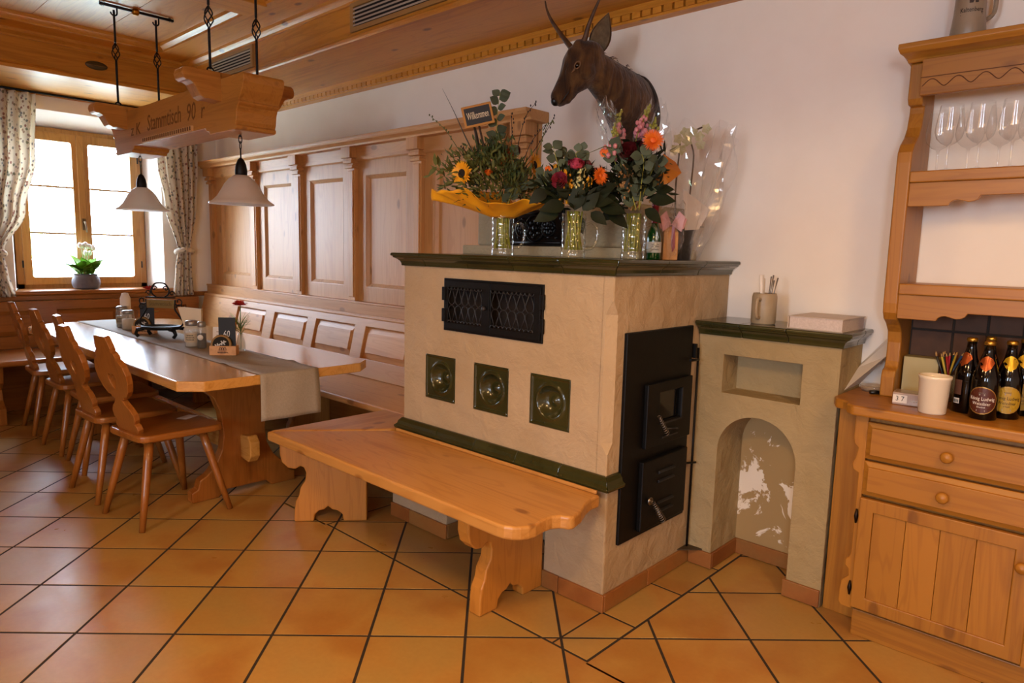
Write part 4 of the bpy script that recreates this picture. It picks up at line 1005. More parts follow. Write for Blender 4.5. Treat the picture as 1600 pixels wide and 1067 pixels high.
tl = SHADE.n('BsdfTranslucent'); tl.inputs[0].default_value = (0.95, 0.93, 0.9, 1); mx = SHADE.n('MixShader'); mx.inputs[0].default_value = 0.65
SHADE.l(SHADE.b.outputs[0], mx.inputs[1]); SHADE.l(tl.outputs[0], mx.inputs[2]); SHADE.l(mx.outputs[0], SHADE.out.inputs[0])
def pendant(x, label):
    t = thing('pendant_lamp', label, 'lamp', (x, 1.06, 1.57), 'bell pendant lamps under the beam'); c = (x, 1.06, 0)
    MB().lathe([(0.160, 1.565), (0.158, 1.572), (0.14, 1.583), (0.118, 1.605), (0.10, 1.635), (0.082, 1.668), (0.06, 1.694), (0.038, 1.71), (0.026, 1.716), (0.024, 1.713), (0.036, 1.705), (0.058, 1.688), (0.078, 1.664), (0.096, 1.632), (0.114, 1.601), (0.138, 1.577), (0.156, 1.566)], 36, c, closed=True).build('lamp_shade', SHADE.m, t)
    MB().lathe([(0.0, 1.706), (0.030, 1.706), (0.031, 1.735), (0.026, 1.765), (0.016, 1.79), (0.006, 1.80), (0, 1.80)], 20, c).build('socket_cap', M_IRON, t)
    cn = MB().tube([(x, 1.06, 1.795), (x, 1.06, 1.85)], 0.004, 6)
    for k in range(3):
        z = 1.862 + 0.032 * k; P = []
        for i in range(15):
            a = 2 * PI * i / 14; q = (0.009 * math.cos(a), 0.021 * math.sin(a)); P.append((x + (q[0] if k % 2 == 0 else 0), 1.06 + (0 if k % 2 == 0 else q[0]), z + q[1]))
        cn.tube(P, 0.0025, 5)
    cn.build('chain', M_IRON, t)
pendant(-0.88, 'white bell glass pendant lamp nearer the stove'); pendant(-2.30, 'white bell glass pendant lamp nearer the window')

# ================================================================ CURTAINS, PLANT
n = NT('floral_curtain'); v = n.coords((1, 1, 1), False)
vo = n.n('TexVoronoi', Scale=30.0, Randomness=1.0); n.l(v, vo.inputs['Vector'])
hue = n.ramp(vo.outputs['Color'], [(0.25, lin('#8d3f34')), (0.45, lin('#6f7a5a')), (0.6, lin('#5f6a7c')), (0.8, lin('#a77f6a'))])
msk = n.ramp(n.math('ADD', vo.outputs['Distance'], n.math('MULTIPLY', n.noise(v, 90, 4), 0.42)), [(0.50, (1, 1, 1, 1)), (0.58, (0, 0, 0, 1))])
c = n.mix(n.math('MULTIPLY', msk, 0.8), lin('#ece2d4'), hue); n.col(c); n.set(Roughness=0.95, Specular_IOR_Level=0.1)
tl = n.n('BsdfTranslucent'); n.l(c, tl.inputs[0]); mx = n.n('MixShader'); mx.inputs[0].default_value = 0.5
n.l(n.b.outputs[0], mx.inputs[1]); n.l(tl.outputs[0], mx.inputs[2]); n.l(mx.outputs[0], n.out.inputs[0]); CURT = n.m
def lerp_tab(tab, z):
    for (z0, a0, b0), (z1, a1, b1) in zip(tab, tab[1:]):
        if z1 <= z <= z0:
            s = (z0 - z) / (z0 - z1); s = s * s * (3 - 2 * s); return a0 + (a1 - a0) * s, b0 + (b1 - b0) * s
    return tab[-1][1:]
def curtain(tab, folds, label, tie_z):
    t = thing('curtain', label, 'curtain', (-4.0, (tab[0][1] + tab[0][2]) / 2, tab[-1][0]), 'floral window curtains')
    def fn(u, v):
        z = tab[0][0] + (tab[-1][0] - tab[0][0]) * v; a, b = lerp_tab(tab, z); w = b - a
        amp = 0.012 + 0.02 * min(1, w / 0.4); ph = u * folds * 2 * PI + 0.6 * math.sin(u * 7 + v * 2)
        return (-4.005 + amp * math.sin(ph), a + w * u + 0.006 * math.sin(ph * 0.5 + v * 5), z)
    MB().grid(fn, 120, 60).build('cloth', CURT, t, solid=0.002)
    a, b = lerp_tab(tab, tie_z); m = (a + b) / 2; w = (b - a) / 2
    MB().tube([(-4.005 + 0.045 * math.cos(q), m + (w + 0.012) * math.sin(q), tie_z + 0.02 * math.cos(q)) for q in [2 * PI * i / 20 for i in range(21)]], 0.022, 8, flat=None).build('tieback', CURT, t)
curtain([(2.50, 0.30, 0.885), (2.0, 0.32, 0.86), (1.58, 0.36, 0.765), (1.24, 0.42, 0.60), (1.10, 0.41, 0.62), (0.90, 0.39, 0.66)], 7, 'floral curtain tied back at the left of the window', 1.24)
curtain([(2.50, 1.70, 2.13), (2.06, 1.765, 2.12), (1.7, 1.82, 2.10), (1.28, 1.925, 2.045), (1.12, 1.90, 2.05), (0.875, 1.875, 2.06)], 6, 'floral curtain tied back at the right of the window beside the panelling', 1.28)
MB().tube([(-4.02, 0.2, 2.515), (-4.02, 2.2, 2.515)], 0.009, 8).build('trim_14', M_IRON).__setitem__('kind', 'structure')
pt = thing('potted_plant', 'leafy plant with white blossoms in a ribbed grey pot on the window sill', 'plant', (-4.19, 1.215, 0.943)); c = (-4.19, 1.215, 0.943)
MB().lathe([(0.075, 0.0)] + [(0.088 + 0.020 * math.sin(PI * min(1, (0.01 + 0.115 * k / 20) / 0.12)) + 0.0022 * (1 if k % 2 else -1), 0.004 + 0.12 * k / 20) for k in range(21)] + [(0.096, 0.128), (0.09, 0.128), (0.088, 0.10), (0, 0.10)], 32, c).build('pot', plain('grey_pot', '#6f6a70', 0.7, c2='#5d5a60', scale=20), pt)
def leaf_mb(L, Wd, curve=0.25, n=6, fold=0.15, tip=0.8):
    vs = []; fs = []
    for i in range(n + 1):
        s = i / n; w = Wd * math.sin(PI * (s ** tip)) * 0.5 if 0 < i < n else 0.0
        y = L * s; z = -curve * L * s * s + 0.0
        vs += [(-w, y, z + fold * w), (0, y, z), (w, y, z + fold * w)]
    for i in range(n):
        a = 3 * i; fs += [(a, a + 1, a + 4, a + 3), (a + 1, a + 2, a + 5, a + 4)]
    return MB().add(vs, fs, True)
def leaf_mesh(name, L, Wd, mat, **kw):
    me = leaf_mb(L, Wd, **kw).mesh(name, fix=False); me.materials.append(mat); return me
PLEAF = plain('plant_leaf', '#7fae34', 0.45, c2='#5a8a24', scale=14)
lm_ = leaf_mesh('leaf', 0.17, 0.11, PLEAF, curve=0.4)
rp = random.Random(8)
for k in range(34):
    a = rp.uniform(0, 2 * PI); el = rp.uniform(0.25, 1.35); s = rp.uniform(0.7, 1.1)
    inst(lm_, 'leaf', pt, T(rp.uniform(-0.04, 0.04), rp.uniform(-0.05, 0.05), 0.115 + rp.uniform(0, 0.06)) @ RZ(a) @ RX(el) @ SCL(s, s, s))
wb = MB()
for k in range(5):
    p = Vector((rp.uniform(-0.03, 0.03), rp.uniform(-0.02, 0.05), rp.uniform(0.27, 0.37)))
    MB().tube([(0, 0, 0.1), p * 0.6 + Vector((0, 0, 0.05)), p], 0.003, 5).build('stem', plain('plant_stem', '#7d9a50', 0.6), pt, local=True)
    for q in range(4):
        d = Vector((rp.uniform(-1, 1), rp.uniform(-1, 1), rp.uniform(0, 1))).normalized() * 0.02; wb.ell(p + d, 0.016, 0.018, 0.022, 7, 5)
wb.build('blossoms', plain('white_petal', '#f4f0f0', 0.6), pt, local=True)

# ================================================================ DEER HEAD
dr = thing('deer_head', 'mounted brown deer head with spike antlers on the wall above the flowers', 'deer head', (0.655, 2.338, 2.0))
n = NT('deer_fur'); v = n.coords((30, 30, 8), False); f = n.noise(v, 1.0, 4, 0.6, 0.5); v2 = n.coords((1, 1, 1), False); f2 = n.noise(v2, 7, 3)
c = n.ramp(n.math('MULTIPLY_ADD', f, 0.5, n.math('MULTIPLY', f2, 0.5)), [(0.36, lin('#26160a')), (0.5, lin('#442a12')), (0.66, lin('#6a4a26'))])
n.col(c); n.set(Roughness=0.85, Specular_IOR_Level=0.2, Sheen_Weight=0.25); n.bump(f, 1.0, 0.012); FUR = n.m
def ringp(c, a, b, ra, rb, n=20, eg=0.0):
    c, a, b = Vector(c), Vector(a), Vector(b)
    return [c + a * ra * math.cos(2 * PI * i / n) + b * rb * math.sin(2 * PI * i / n) * (1 + eg * math.cos(2 * PI * i / n)) for i in range(n)]
P0, P1 = Vector((0.640, 1.968, 2.262)), Vector((0.552, 1.862, 2.028))
ax = (P1 - P0).normalized(); rv = Vector((0.728, 0.685, 0.02)); dv = (-rv - ax * (-rv).dot(ax)).normalized(); sv = ax.cross(dv).normalized()
if sv.dot(CP - P0) < 0: sv = -sv
HL = (P1 - P0).length
body = MB(); rings = []
for t, off, hd, hw in ((-0.16, -0.02, 0.03, 0.034), (-0.10, -0.014, 0.055, 0.052), (0.0, -0.006, 0.076, 0.064), (0.16, -0.004, 0.088, 0.072), (0.32, -0.008, 0.090, 0.070), (0.46, -0.012, 0.080, 0.058), (0.58, -0.008, 0.066, 0.045), (0.70, 0.0, 0.053, 0.037), (0.82, 0.004, 0.045, 0.034), (0.92, 0.004, 0.042, 0.034), (0.985, 0.002, 0.034, 0.029), (1.02, 0.0, 0.018, 0.016)):
    rings.append(ringp(P0 + ax * HL * t + dv * off, dv, sv, hd, hw))
body.loft(rings)
rings = []
for cpt, tn, rz_, rw in (((0.628, 1.955, 2.20), (0.1, 0.9, -0.35), 0.070, 0.060), ((0.652, 2.02, 2.185), (0.15, 0.9, -0.45), 0.088, 0.068), ((0.672, 2.09, 2.145), (0.1, 0.9, -0.4), 0.105, 0.078), ((0.680, 2.17, 2.10), (0.0, 0.95, -0.3), 0.135, 0.090), ((0.675, 2.25, 2.055), (0, 1, -0.15), 0.170, 0.105), ((0.668, 2.31, 2.02), (0, 1, 0), 0.200, 0.118), ((0.665, 2.337, 2.01), (0, 1, 0), 0.205, 0.122)):
    tn = Vector(tn).normalized(); b = Vector((1, 0, 0)); b = (b - tn * b.dot(tn)).normalized(); a = b.cross(tn).normalized()
    if a.z < 0: a = -a
    rings.append(ringp(cpt, a, b, rz_, rw))
body.loft(rings)
sh_ = MB().prism(smoothpoly([(0.665 + 0.132 * math.cos(a) * (1 + 0.05 * math.cos(3 * a)), 2.01 + 0.215 * math.sin(a)) for a in [2 * PI * i / 14 for i in range(14)]], 4), 'xz', 2.318, 2.3385); sh_.build('mount_board', plain('mount_board', '#2a1a0e', 0.7), dr, bevel=0.004)
# brow ridge, cheeks, lower jaw, antler bases, mane
for t, o, s, r in ((0.22, 0.055, 0.045, 0.026), (0.22, 0.055, -0.045, 0.026), (0.34, -0.045, 0.035, 0.042), (0.34, -0.045, -0.035, 0.042), (0.05, 0.045, 0.035, 0.03), (0.05, 0.045, -0.035, 0.03), (0.90, 0.022, 0.012, 0.024), (0.90, 0.022, -0.012, 0.024), (0.74, -0.035, 0.0, 0.024), (0.86, -0.034, 0.0, 0.019)):
    body.ell(P0 + ax * HL * t + dv * o + sv * s, r, r, r, 10, 8)
hd = body.build('head_and_neck', FUR, dr)
m = hd.modifiers.new('r', 'REMESH'); m.mode = 'VOXEL'; m.voxel_size = 0.0075; m.use_smooth_shade = True
m = hd.modifiers.new('s', 'SMOOTH'); m.iterations = 9; m.factor = 0.5
mn = MB(); rm = random.Random(9)
for k in range(260):
    s_ = rm.random(); q = [Vector((0.655, 2.01, 2.252)), Vector((0.675, 2.09, 2.232)), Vector((0.683, 2.17, 2.214)), Vector((0.68, 2.25, 2.205)), Vector((0.67, 2.325, 2.20))]
    i = min(int(s_ * 4), 3); p = q[i].lerp(q[i + 1], s_ * 4 - i) + Vector((rm.gauss(0, 0.022), 0, rm.uniform(-0.022, 0.0)))
    d = Vector((rm.gauss(0, 0.3), 0.9, rm.uniform(-0.1, 0.5))).normalized() * rm.uniform(0.025, 0.05)
    mn.tube([p, p + d * 0.6, p + d + Vector((0, 0, -0.008))], [0.0022, 0.0016, 0.0003], 4)
tag(mn.build('mane', FUR, dr), kind='stuff')
HP = lambda t, o, s: P0 + ax * HL * t + dv * o + sv * s
HORN = plain('antler', '#3a2310', 0.55, c2='#5a3a1c', scale=25, bump=0.3, bscale=60)
MB().tube(spline([HP(0.10, 0.05, 0.035), (0.647, 1.925, 2.30), (0.664, 1.925, 2.348), (0.690, 1.93, 2.41), (0.712, 1.935, 2.455), (0.735, 1.935, 2.50)], 5), [0.017 - 0.014 * (i / 25) ** 0.8 for i in range(26)], 10).build('antler', HORN, dr)
MB().tube(spline([HP(0.08, 0.06, -0.03), (0.548, 1.95, 2.295), (0.500, 1.945, 2.35), (0.447, 1.935, 2.42), (0.418, 1.93, 2.475), (0.405, 1.93, 2.518)], 5), [0.017 - 0.014 * (i / 25) ** 0.8 for i in range(26)], 10).build('antler', HORN, dr)
EARI = plain('ear_inner', '#57452e', 0.9, c2='#6d5a40', scale=40, bump=0.4, bscale=150)
def ear(base, tip, face, w, name):
    base, tip, face = Vector(base), Vector(tip), Vector(face).normalized(); d = tip - base; L = d.length; d.normalize(); sd = d.cross(face).normalized(); fc = sd.cross(d).normalized()
    for off, mat, nm in ((0.0, FUR, name), (0.004, EARI, 'inner_ear')):
        def fn(u, v):
            ww = w * math.sin(PI * min(1, 0.16 + 0.84 * v) ** 0.85) * (0.88 if off else 1); x = (u - 0.5) * 2
            return base + d * L * v * (0.97 if off else 1) + sd * x * ww - fc * (0.5 * ww * (1 - x * x)) + fc * off
        o = MB().grid(fn, 8, 12).build(nm, mat, dr if not off else e0, solid=0.004 if not off else 0.001)
        if not off: e0 = o
ear((0.668, 1.985, 2.262), (0.745, 1.965, 2.405), CP - P0 + Vector((-0.6, 0, 0)), 0.047, 'ear')
ear((0.60, 2.03, 2.27), (0.585, 2.16, 2.33), (-0.6, -0.3, 0.6), 0.038, 'ear')
e_ = HP(0.37, 0.004, 0.063)
MB().ell(e_, 0.0115, 0.0115, 0.0115, 12, 8).build('eye', plain('glass_eye', '#0b0605', 0.08), dr)
lid = MB(); pl_ = [e_ + sv * 0.006 + (ax * math.cos(a) * 0.017 + dv * math.sin(a) * 0.011) for a in [2 * PI * i / 16 for i in range(17)]]
lid.tube(pl_, 0.0032, 6); lid.tube([e_ + ax * 0.02 + sv * 0.005, e_ + ax * 0.038 + dv * 0.006 - sv * 0.004], [0.006, 0.0015], 6)
lid.build('eyelid', plain('eyelid', '#745434', 0.8), dr)
MB().ell((0, 0, 0), 0.019, 0.024, 0.021, 12, 8).xf(T(*HP(0.985, 0.010, 0.004))).build('nose', plain('nose_black', '#0c0807', 0.35), dr)
MB().tube([HP(0.99, -0.016, 0.02), HP(0.90, -0.02, 0.036), HP(0.78, -0.022, 0.039), HP(0.70, -0.016, 0.041)], [0.0015, 0.0025, 0.0025, 0.001], 6).build('mouth_line', plain('nose_black', '#0c0807', 0.35), dr)
for s in (1, -1): MB().ell(HP(0.945, 0.026, 0.018 * s), 0.006, 0.006, 0.006, 8, 6).build('nostril', plain('nose_black', '#0c0807', 0.35), dr)

# ================================================================ FLOWERS ON THE STOVE
RH = Vector((0.7286, 0.6849, 0)); TW = Vector((0.6825, -0.7309, 0)); UPV = Vector((0, 0, 1))
STOP = 1.3405
def orient(P, D, N):
    D = Vector(D).normalized(); N = Vector(N); N = N - D * N.dot(D); N = N.normalized() if N.length > 1e-5 else D.orthogonal().normalized(); X = D.cross(N)
    return Matrix(((X.x, D.x, N.x, P[0]), (X.y, D.y, N.y, P[1]), (X.z, D.z, N.z, P[2]), (0, 0, 0, 1)))
SALAL = plain('dark_leaf', '#1a240f', 0.6, c2='#131b0a', scale=20, rand=0.5, spec=0.25)
EUC = plain('eucalyptus', '#414b3a', 0.6, c2='#525d48', scale=15, rand=0.4, spec=0.3)
OLIVE = plain('olive_green', '#4a4f1c', 0.7, c2='#5f6226', scale=30, rand=0.3)
STEM = plain('flower_stem', '#7d8428', 0.5, c2='#93902e', scale=30)
TWIG = plain('dark_twig', '#2a1a10', 0.7)
YEL, ORA, PINK, DRED, CRIM, CRM = (plain(k, c, 0.6, c2=d, scale=40, rand=0.15) for k, c, d in (('petal_yellow', '#e0a010', '#d08a08'), ('petal_orange', '#e87818', '#d85a10'), ('petal_pink', '#b86a78', '#c98c8c'), ('petal_dark_red', '#4a0a10', '#6a1018'), ('petal_crimson', '#a0203a', '#c05068'), ('petal_cream', '#d8c080', '#c8d090')))
BROWN = plain('sunflower_disc', '#140c05', 0.9, bump=0.8, bscale=200)
me_salal = leaf_mesh('leaf', 0.074, 0.046, SALAL, curve=0.3); me_euc = leaf_mesh('leaf', 0.036, 0.037, EUC, curve=0.1, n=5, fold=0.1, tip=0.9); me_small = leaf_mesh('leaf', 0.05, 0.018, OLIVE, curve=0.2, n=4)
MUGG = thin_glass('mug_glass', (0.97, 0.98, 0.95), 1.8, 0.03, haze=0.0)
def mug(x, y, label):
    t = thing('beer_mug', label, 'beer mug', (x, y, STOP), 'dimpled glass mugs used as vases'); c = (x, y, STOP); r = 0.047
    pr = [(r * 0.97, 0.0), (r, 0.004), (r, 0.022), (r * 0.95, 0.027)]
    for k in range(6): z = 0.03 + 0.022 * k; pr += [(r * 0.97, z), (r * 1.01, z + 0.008), (r * 1.01, z + 0.014), (r * 0.97, z + 0.021)]
    pr += [(r * 0.99, 0.168)]
    mb = MB(); nn = 48
    mb.lathe(pr, nn, c, closed=True).lathe([(0.0, 0.001), (r * 0.97, 0.001)], nn, c, closed=True).lathe([(0.0, 0.024), (r * 0.92, 0.024)], nn, c, closed=True)
    for p in mb.v:
        zz = p.z - STOP; dx, dy = p.x - x, p.y - y; rr = math.hypot(dx, dy)
        if rr > r * 0.93 and 0.028 < zz < 0.165:
            a_ = math.atan2(dy, dx); k_ = 1 - 0.045 * (0.5 + 0.5 * math.cos(12 * a_ + (PI if int((zz - 0.028) / 0.022) % 2 else 0))); p.x = x + dx * k_; p.y = y + dy * k_
    mb.build('glass', MUGG, t)
    h = [c[0], c[1], c[2]]; P = [Vector(c) + RH * (r * 0.98) + UPV * 0.125, Vector(c) + RH * (r + 0.022) + UPV * 0.135, Vector(c) + RH * (r + 0.042) + UPV * 0.11, Vector(c) + RH * (r + 0.042) + UPV * 0.07, Vector(c) + RH * (r + 0.025) + UPV * 0.04, Vector(c) + RH * (r * 0.98) + UPV * 0.035]
    MB().tube(spline(P, 5), 0.006, 8).build('handle', MUGG, t)
    rg = random.Random(int(x * 1000)); sm = MB()
    for k in range(26):
        a = rg.uniform(0, 2 * PI); b = a + rg.uniform(-1, 1); q0, q1 = rg.uniform(0.1, 0.85) * r * 0.85, rg.uniform(0.1, 0.85) * r * 0.85
        sm.tube([(x + q0 * math.cos(a), y + q0 * math.sin(a), STOP + 0.03), (x + q1 * math.cos(b), y + q1 * math.sin(b), STOP + 0.175)], 0.0028, 5)
    return t, sm
def disc_flower(par, P, face, r, petals, pm, dm, rin=0.35, layers=1, cup=0.15, wid=1.0, name='flower'):
    face = Vector(face).normalized(); M = orient(P, face.orthogonal(), face)
    d = MB().lathe([(0.0, 0.006), (r * rin * 0.6, 0.006), (r * rin, 0.0), (r * rin * 0.9, -0.008), (0, -0.01)], 18).xf(M).build(name, dm, par)
    mb = MB(); rg = random.Random(int(abs(P[0] * 9000)))
    for l in range(layers):
        for k in range(petals):
            a = 2 * PI * (k + 0.5 * l) / petals + rg.uniform(-0.06, 0.06); L = r * (1 - rin * 0.7) * (1 - 0.22 * l) * rg.uniform(0.9, 1.08); w = 2 * PI * r / petals * 0.75 * wid
            lf = leaf_mb(L, w, curve=-cup + rg.uniform(-0.1, 0.2), n=4, fold=0.2, tip=0.75)
            mb._join(lf, M @ RZ(a) @ T(0, r * rin * 0.7, 0.002 * l) @ RX(0.12 + 0.25 * l))
    mb.build('petals', pm, d, fix=False)
    return d
def rose(par, P, face, r, pm, name='rose'):
    M = orient(P, Vector(face).normalized().orthogonal(), face); mb = MB(); rg = random.Random(int(abs(P[0] * 7000)))
    for k in range(16):
        s = k / 15; a = k * 2.4; rr_ = r * (0.15 + 0.85 * s)
        def fn(u, v, a=a, rr_=rr_, s=s): th = a + (u - 0.5) * 2.0; q = rr_ * (0.35 + 0.75 * math.sin(v * PI * 0.55)) ; return (q * math.cos(th), q * math.sin(th), r * (-0.7 + 1.5 * v * (1 - 0.35 * s)))
        mb.grid(fn, 5, 4)
    mb.xf(M); return mb.build(name, pm, par, fix=False)
def sprig(par, pts, mesh, n, size, name='leaf', spread=1.0, mat=STEM, r=0.0016, seed=0, stem=True):
    """stem through pts with leaves in pairs"""
    sp = spline(pts, 6)
    if stem: MB().tube(sp, [r * (1.3 - 0.7 * i / (len(sp) - 1)) for i in range(len(sp))], 5).build('stem', mat, par)
    rg = random.Random(seed); off = ORG[par]
    for k in range(n):
        s = 0.25 + 0.75 * k / max(1, n - 1); i = min(int(s * (len(sp) - 1)), len(sp) - 2); p = sp[i]; t = (sp[i + 1] - sp[i]).normalized()
        sd = t.cross(TW).normalized() * (1 if k % 2 else -1); d = t * 0.5 + sd * spread + TW * rg.uniform(-0.2, 0.6); z = size * rg.uniform(0.8, 1.15)
        inst(mesh, name, par, orient(p - off, d, TW + UPV * 0.4 + Vector((rg.uniform(-.4, .4), rg.uniform(-.4, .4), rg.uniform(-.2, .4)))) @ SCL(z, z, z))
def plume(par, pts, mat, n, r, seed=0, spread=0.02, name='plume'):
    sp = spline(pts, 5); MB().tube(sp, 0.0014, 5).build('stem', STEM, par); mb = MB(); rg = random.Random(seed)
    for k in range(n):
        s = rg.uniform(0.2, 1); p = sp[min(int(s * (len(sp) - 1)), len(sp) - 1)]; w = spread * (1.15 - s)
        q = p + Vector((rg.gauss(0, w), rg.gauss(0, w), rg.gauss(0, w * 0.7))); mb.ell(q, r, r, r * 1.2, 5, 4)
    return mb.build(name, mat, par)
class Bq:
    def __init__(s, x, y, px, py, scale, label):
        s.c = Vector((x, y, STOP)); s.px, s.py, s.s = px, py, scale
        s.t = thing('flower_bouquet', label, 'bouquet', (x, y, STOP + 0.02))
    def p(s, px, py, d=0.0): return s.c + RH * ((px - s.px) / s.s) + UPV * ((s.py - py) / s.s) + TW * d
    def throat(s): return s.c + UPV * 0.17
def fill(b, pts, n, seed, mat, mesh=None, size=1.0, rad=0.03):
    rg = random.Random(seed); mb = MB(); lf = leaf_mb(0.035 * size, 0.010 * size, curve=0.2, n=3)
    for k in range(n):
        q = b.p(*rg.choice(pts)) + Vector((rg.gauss(0, rad), rg.gauss(0, rad), rg.gauss(0, rad))); d = (q - b.throat()).normalized() + Vector((rg.gauss(0, .6), rg.gauss(0, .6), rg.gauss(0, .6)))
        mb._join(lf, orient(q, d, Vector((rg.gauss(0, 1), rg.gauss(0, 1), rg.gauss(0, 1)))))
    o = mb.build('foliage', mat, b.t, fix=False); return tag(o, kind='stuff')

# ---- bouquet in the yellow paper collar, with sunflowers
m1, sm = mug(0.605, 1.475, 'glass mug under the yellow paper collar, leftmost on the stove')
b1 = Bq(0.605, 1.475, 785, 400, 383, 'bouquet with sunflowers and a welcome sign in a yellow paper collar')
sm.build('stems', STEM, b1.t)
def coll(u, v):
    a = 2 * PI * u; r = 0.035 + 0.165 * v; w = v * v
    wv = 0.020 * math.sin(3 * a + 0.8) + 0.012 * math.sin(7 * a) + 0.007 * math.sin(13 * a + 1)
    q = b1.c + RH * (r * 1.28 * math.cos(a) - 0.045 * v) + TW * (r * 0.8 * math.sin(a)) + UPV * (0.155 + 0.085 * v - 0.012 * v * math.sin(a) + wv * w - 0.012 * v * math.cos(a))
    return q
MB().grid(coll, 96, 12).build('paper_collar', plain('yellow_paper', '#efb01c', 0.6, c2='#e09a10', scale=10, bump=0.3, bscale=25), b1.t, solid=0.0008)
disc_flower(b1.t, b1.p(722, 278, 0.13), TW * 0.8 - RH * 0.55 + UPV * 0.05, 0.052, 28, YEL, BROWN, 0.42, 2, 0.1, 1.2, 'sunflower')
disc_flower(b1.t, b1.p(832, 260, 0.07), TW * 0.45 + RH * 0.85 + UPV * 0.1, 0.05, 24, YEL, BROWN, 0.42, 2, 0.1, 1.2, 'sunflower')
disc_flower(b1.t, b1.p(745, 290, 0.10), TW * 0.3 + UPV * 0.9, 0.036, 18, OLIVE, BROWN, 0.4, 1, 0.1, 1.0, 'sunflower_bud')
for q, (x, y, d, f_, r, mt) in enumerate(((790, 244, 0.05, TW, 0.022, ORA), (803, 236, 0.02, TW + RH, 0.020, DRED), (783, 256, 0.07, TW + UPV * 0.4, 0.018, ORA), (728, 251, 0.06, TW, 0.014, CRM), (762, 275, 0.11, TW + UPV, 0.016, ORA))): rose(b1.t, b1.p(x, y, d), f_, r, mt)
fill(b1, [(720, 265, 0.05), (745, 270, 0.08), (770, 262, 0.09), (795, 270, 0.06), (815, 285, 0.03), (760, 295, 0.10), (735, 295, 0.1), (790, 295, 0.08), (710, 285, 0.07), (830, 295, 0.02)], 1000, 1, OLIVE, rad=0.032)
fill(b1, [(760, 255, 0.05), (775, 240, 0.06), (790, 280, 0.08), (750, 250, 0.03)], 700, 2, plain('fern_dark', '#2f3d16', 0.7, c2='#41501f', scale=30), size=0.8, rad=0.03)
th = b1.throat()
for k, pts in enumerate(([(785, 330), (775, 250), (772, 190), (776, 150)], [(790, 330), (805, 285), (812, 268)], [(790, 330), (800, 300), (822, 285)], [(780, 330), (730, 290), (690, 268), (677, 263)], [(788, 330), (800, 260), (795, 240)])):
    sprig(b1.t, [b1.p(x, y, 0.02 + 0.03 * (k % 3)) for x, y in pts], me_euc if k != 3 else me_small, 16 if k == 0 else 8, 1.25 if k == 0 else 1.0, spread=0.9, seed=k)
for k, (pts, w) in enumerate((([(738, 245), (722, 215), (705, 180), (686, 145)], 0.010), ([(745, 240), (738, 205), (728, 180)], 0.012))):
    sp = spline([b1.p(x, y, 0.02) for x, y in pts], 6); MB().tube(sp, [w * (1 - 0.92 * (i / (len(sp) - 1)) ** 1.3) for i in range(len(sp))], 6, flat=0.35).build('flax_blade', plain('flax', '#2c1d16', 0.5, c2='#3a3018', scale=10), b1.t)
for k, pts in enumerate(([(735, 265), (712, 235), (690, 205), (667, 185)], [(800, 265), (808, 215), (818, 180), (833, 160)], [(745, 270), (725, 240), (716, 232)], [(810, 270), (825, 225), (848, 195)], [(812, 262), (840, 222), (862, 182)], [(795, 255), (796, 215), (794, 180)], [(815, 265), (835, 240), (850, 200), (860, 192)])):
    sp = spline([b1.p(x, y, 0.01 * k - 0.02) for x, y in pts], 6); tw_ = MB().tube(sp, [0.0018 * (1.2 - 0.8 * i / (len(sp) - 1)) for i in range(len(sp))], 5); rg = random.Random(40 + k)
    for i in range(len(sp) // 2, len(sp)): tw_.ell(sp[i] + Vector((rg.gauss(0, .004), rg.gauss(0, .004), rg.gauss(0, .004))), 0.003, 0.003, 0.005, 5, 4)
    tw_.build('twig', TWIG if k not in (0, 6) else OLIVE, b1.t)
sg = thing('welcome_sign', 'small wood-framed black sign reading Willkommen stuck in the left bouquet', 'sign', tuple(b1.p(747, 240, 0.06)))
M = orient(b1.p(743, 187, 0.06), UPV * 0.97 - RH * 0.24, TW + UPV * 0.15)
sgf = MB().box(-0.061, 0.061, -0.042, 0.042, -0.003, 0.003).xf(M).build('board', plain('sign_wood', '#a8701f', 0.6), sg, bevel=0.002)
MB().box(-0.052, 0.052, -0.033, 0.033, 0.003, 0.004).xf(M).build('panel', BLACK, sgf)
tm = text_mb('Willkommen', 0.03, 0.0003, 0.088); tm.xf(M @ T(0, 0.004, 0.0045) @ RX(PI / 2) @ Matrix.Diagonal((1, 1, 1, 1)))
tm2 = MB(); src = text_mb('Willkommen', 0.03, 0.0003, 0.088)
for p in src.v: p.x, p.y, p.z = p.x, p.z * 1.35, 0.0046 - p.y
src.xf(M).build('lettering', plain('sign_letter', '#d8c8a8', 0.7), sgf)
MB().tube([b1.p(745, 202, 0.055), b1.p(760, 262, 0.05)], 0.0045, 6).build('stick', plain('sign_stick', '#3a2410', 0.7), sg)

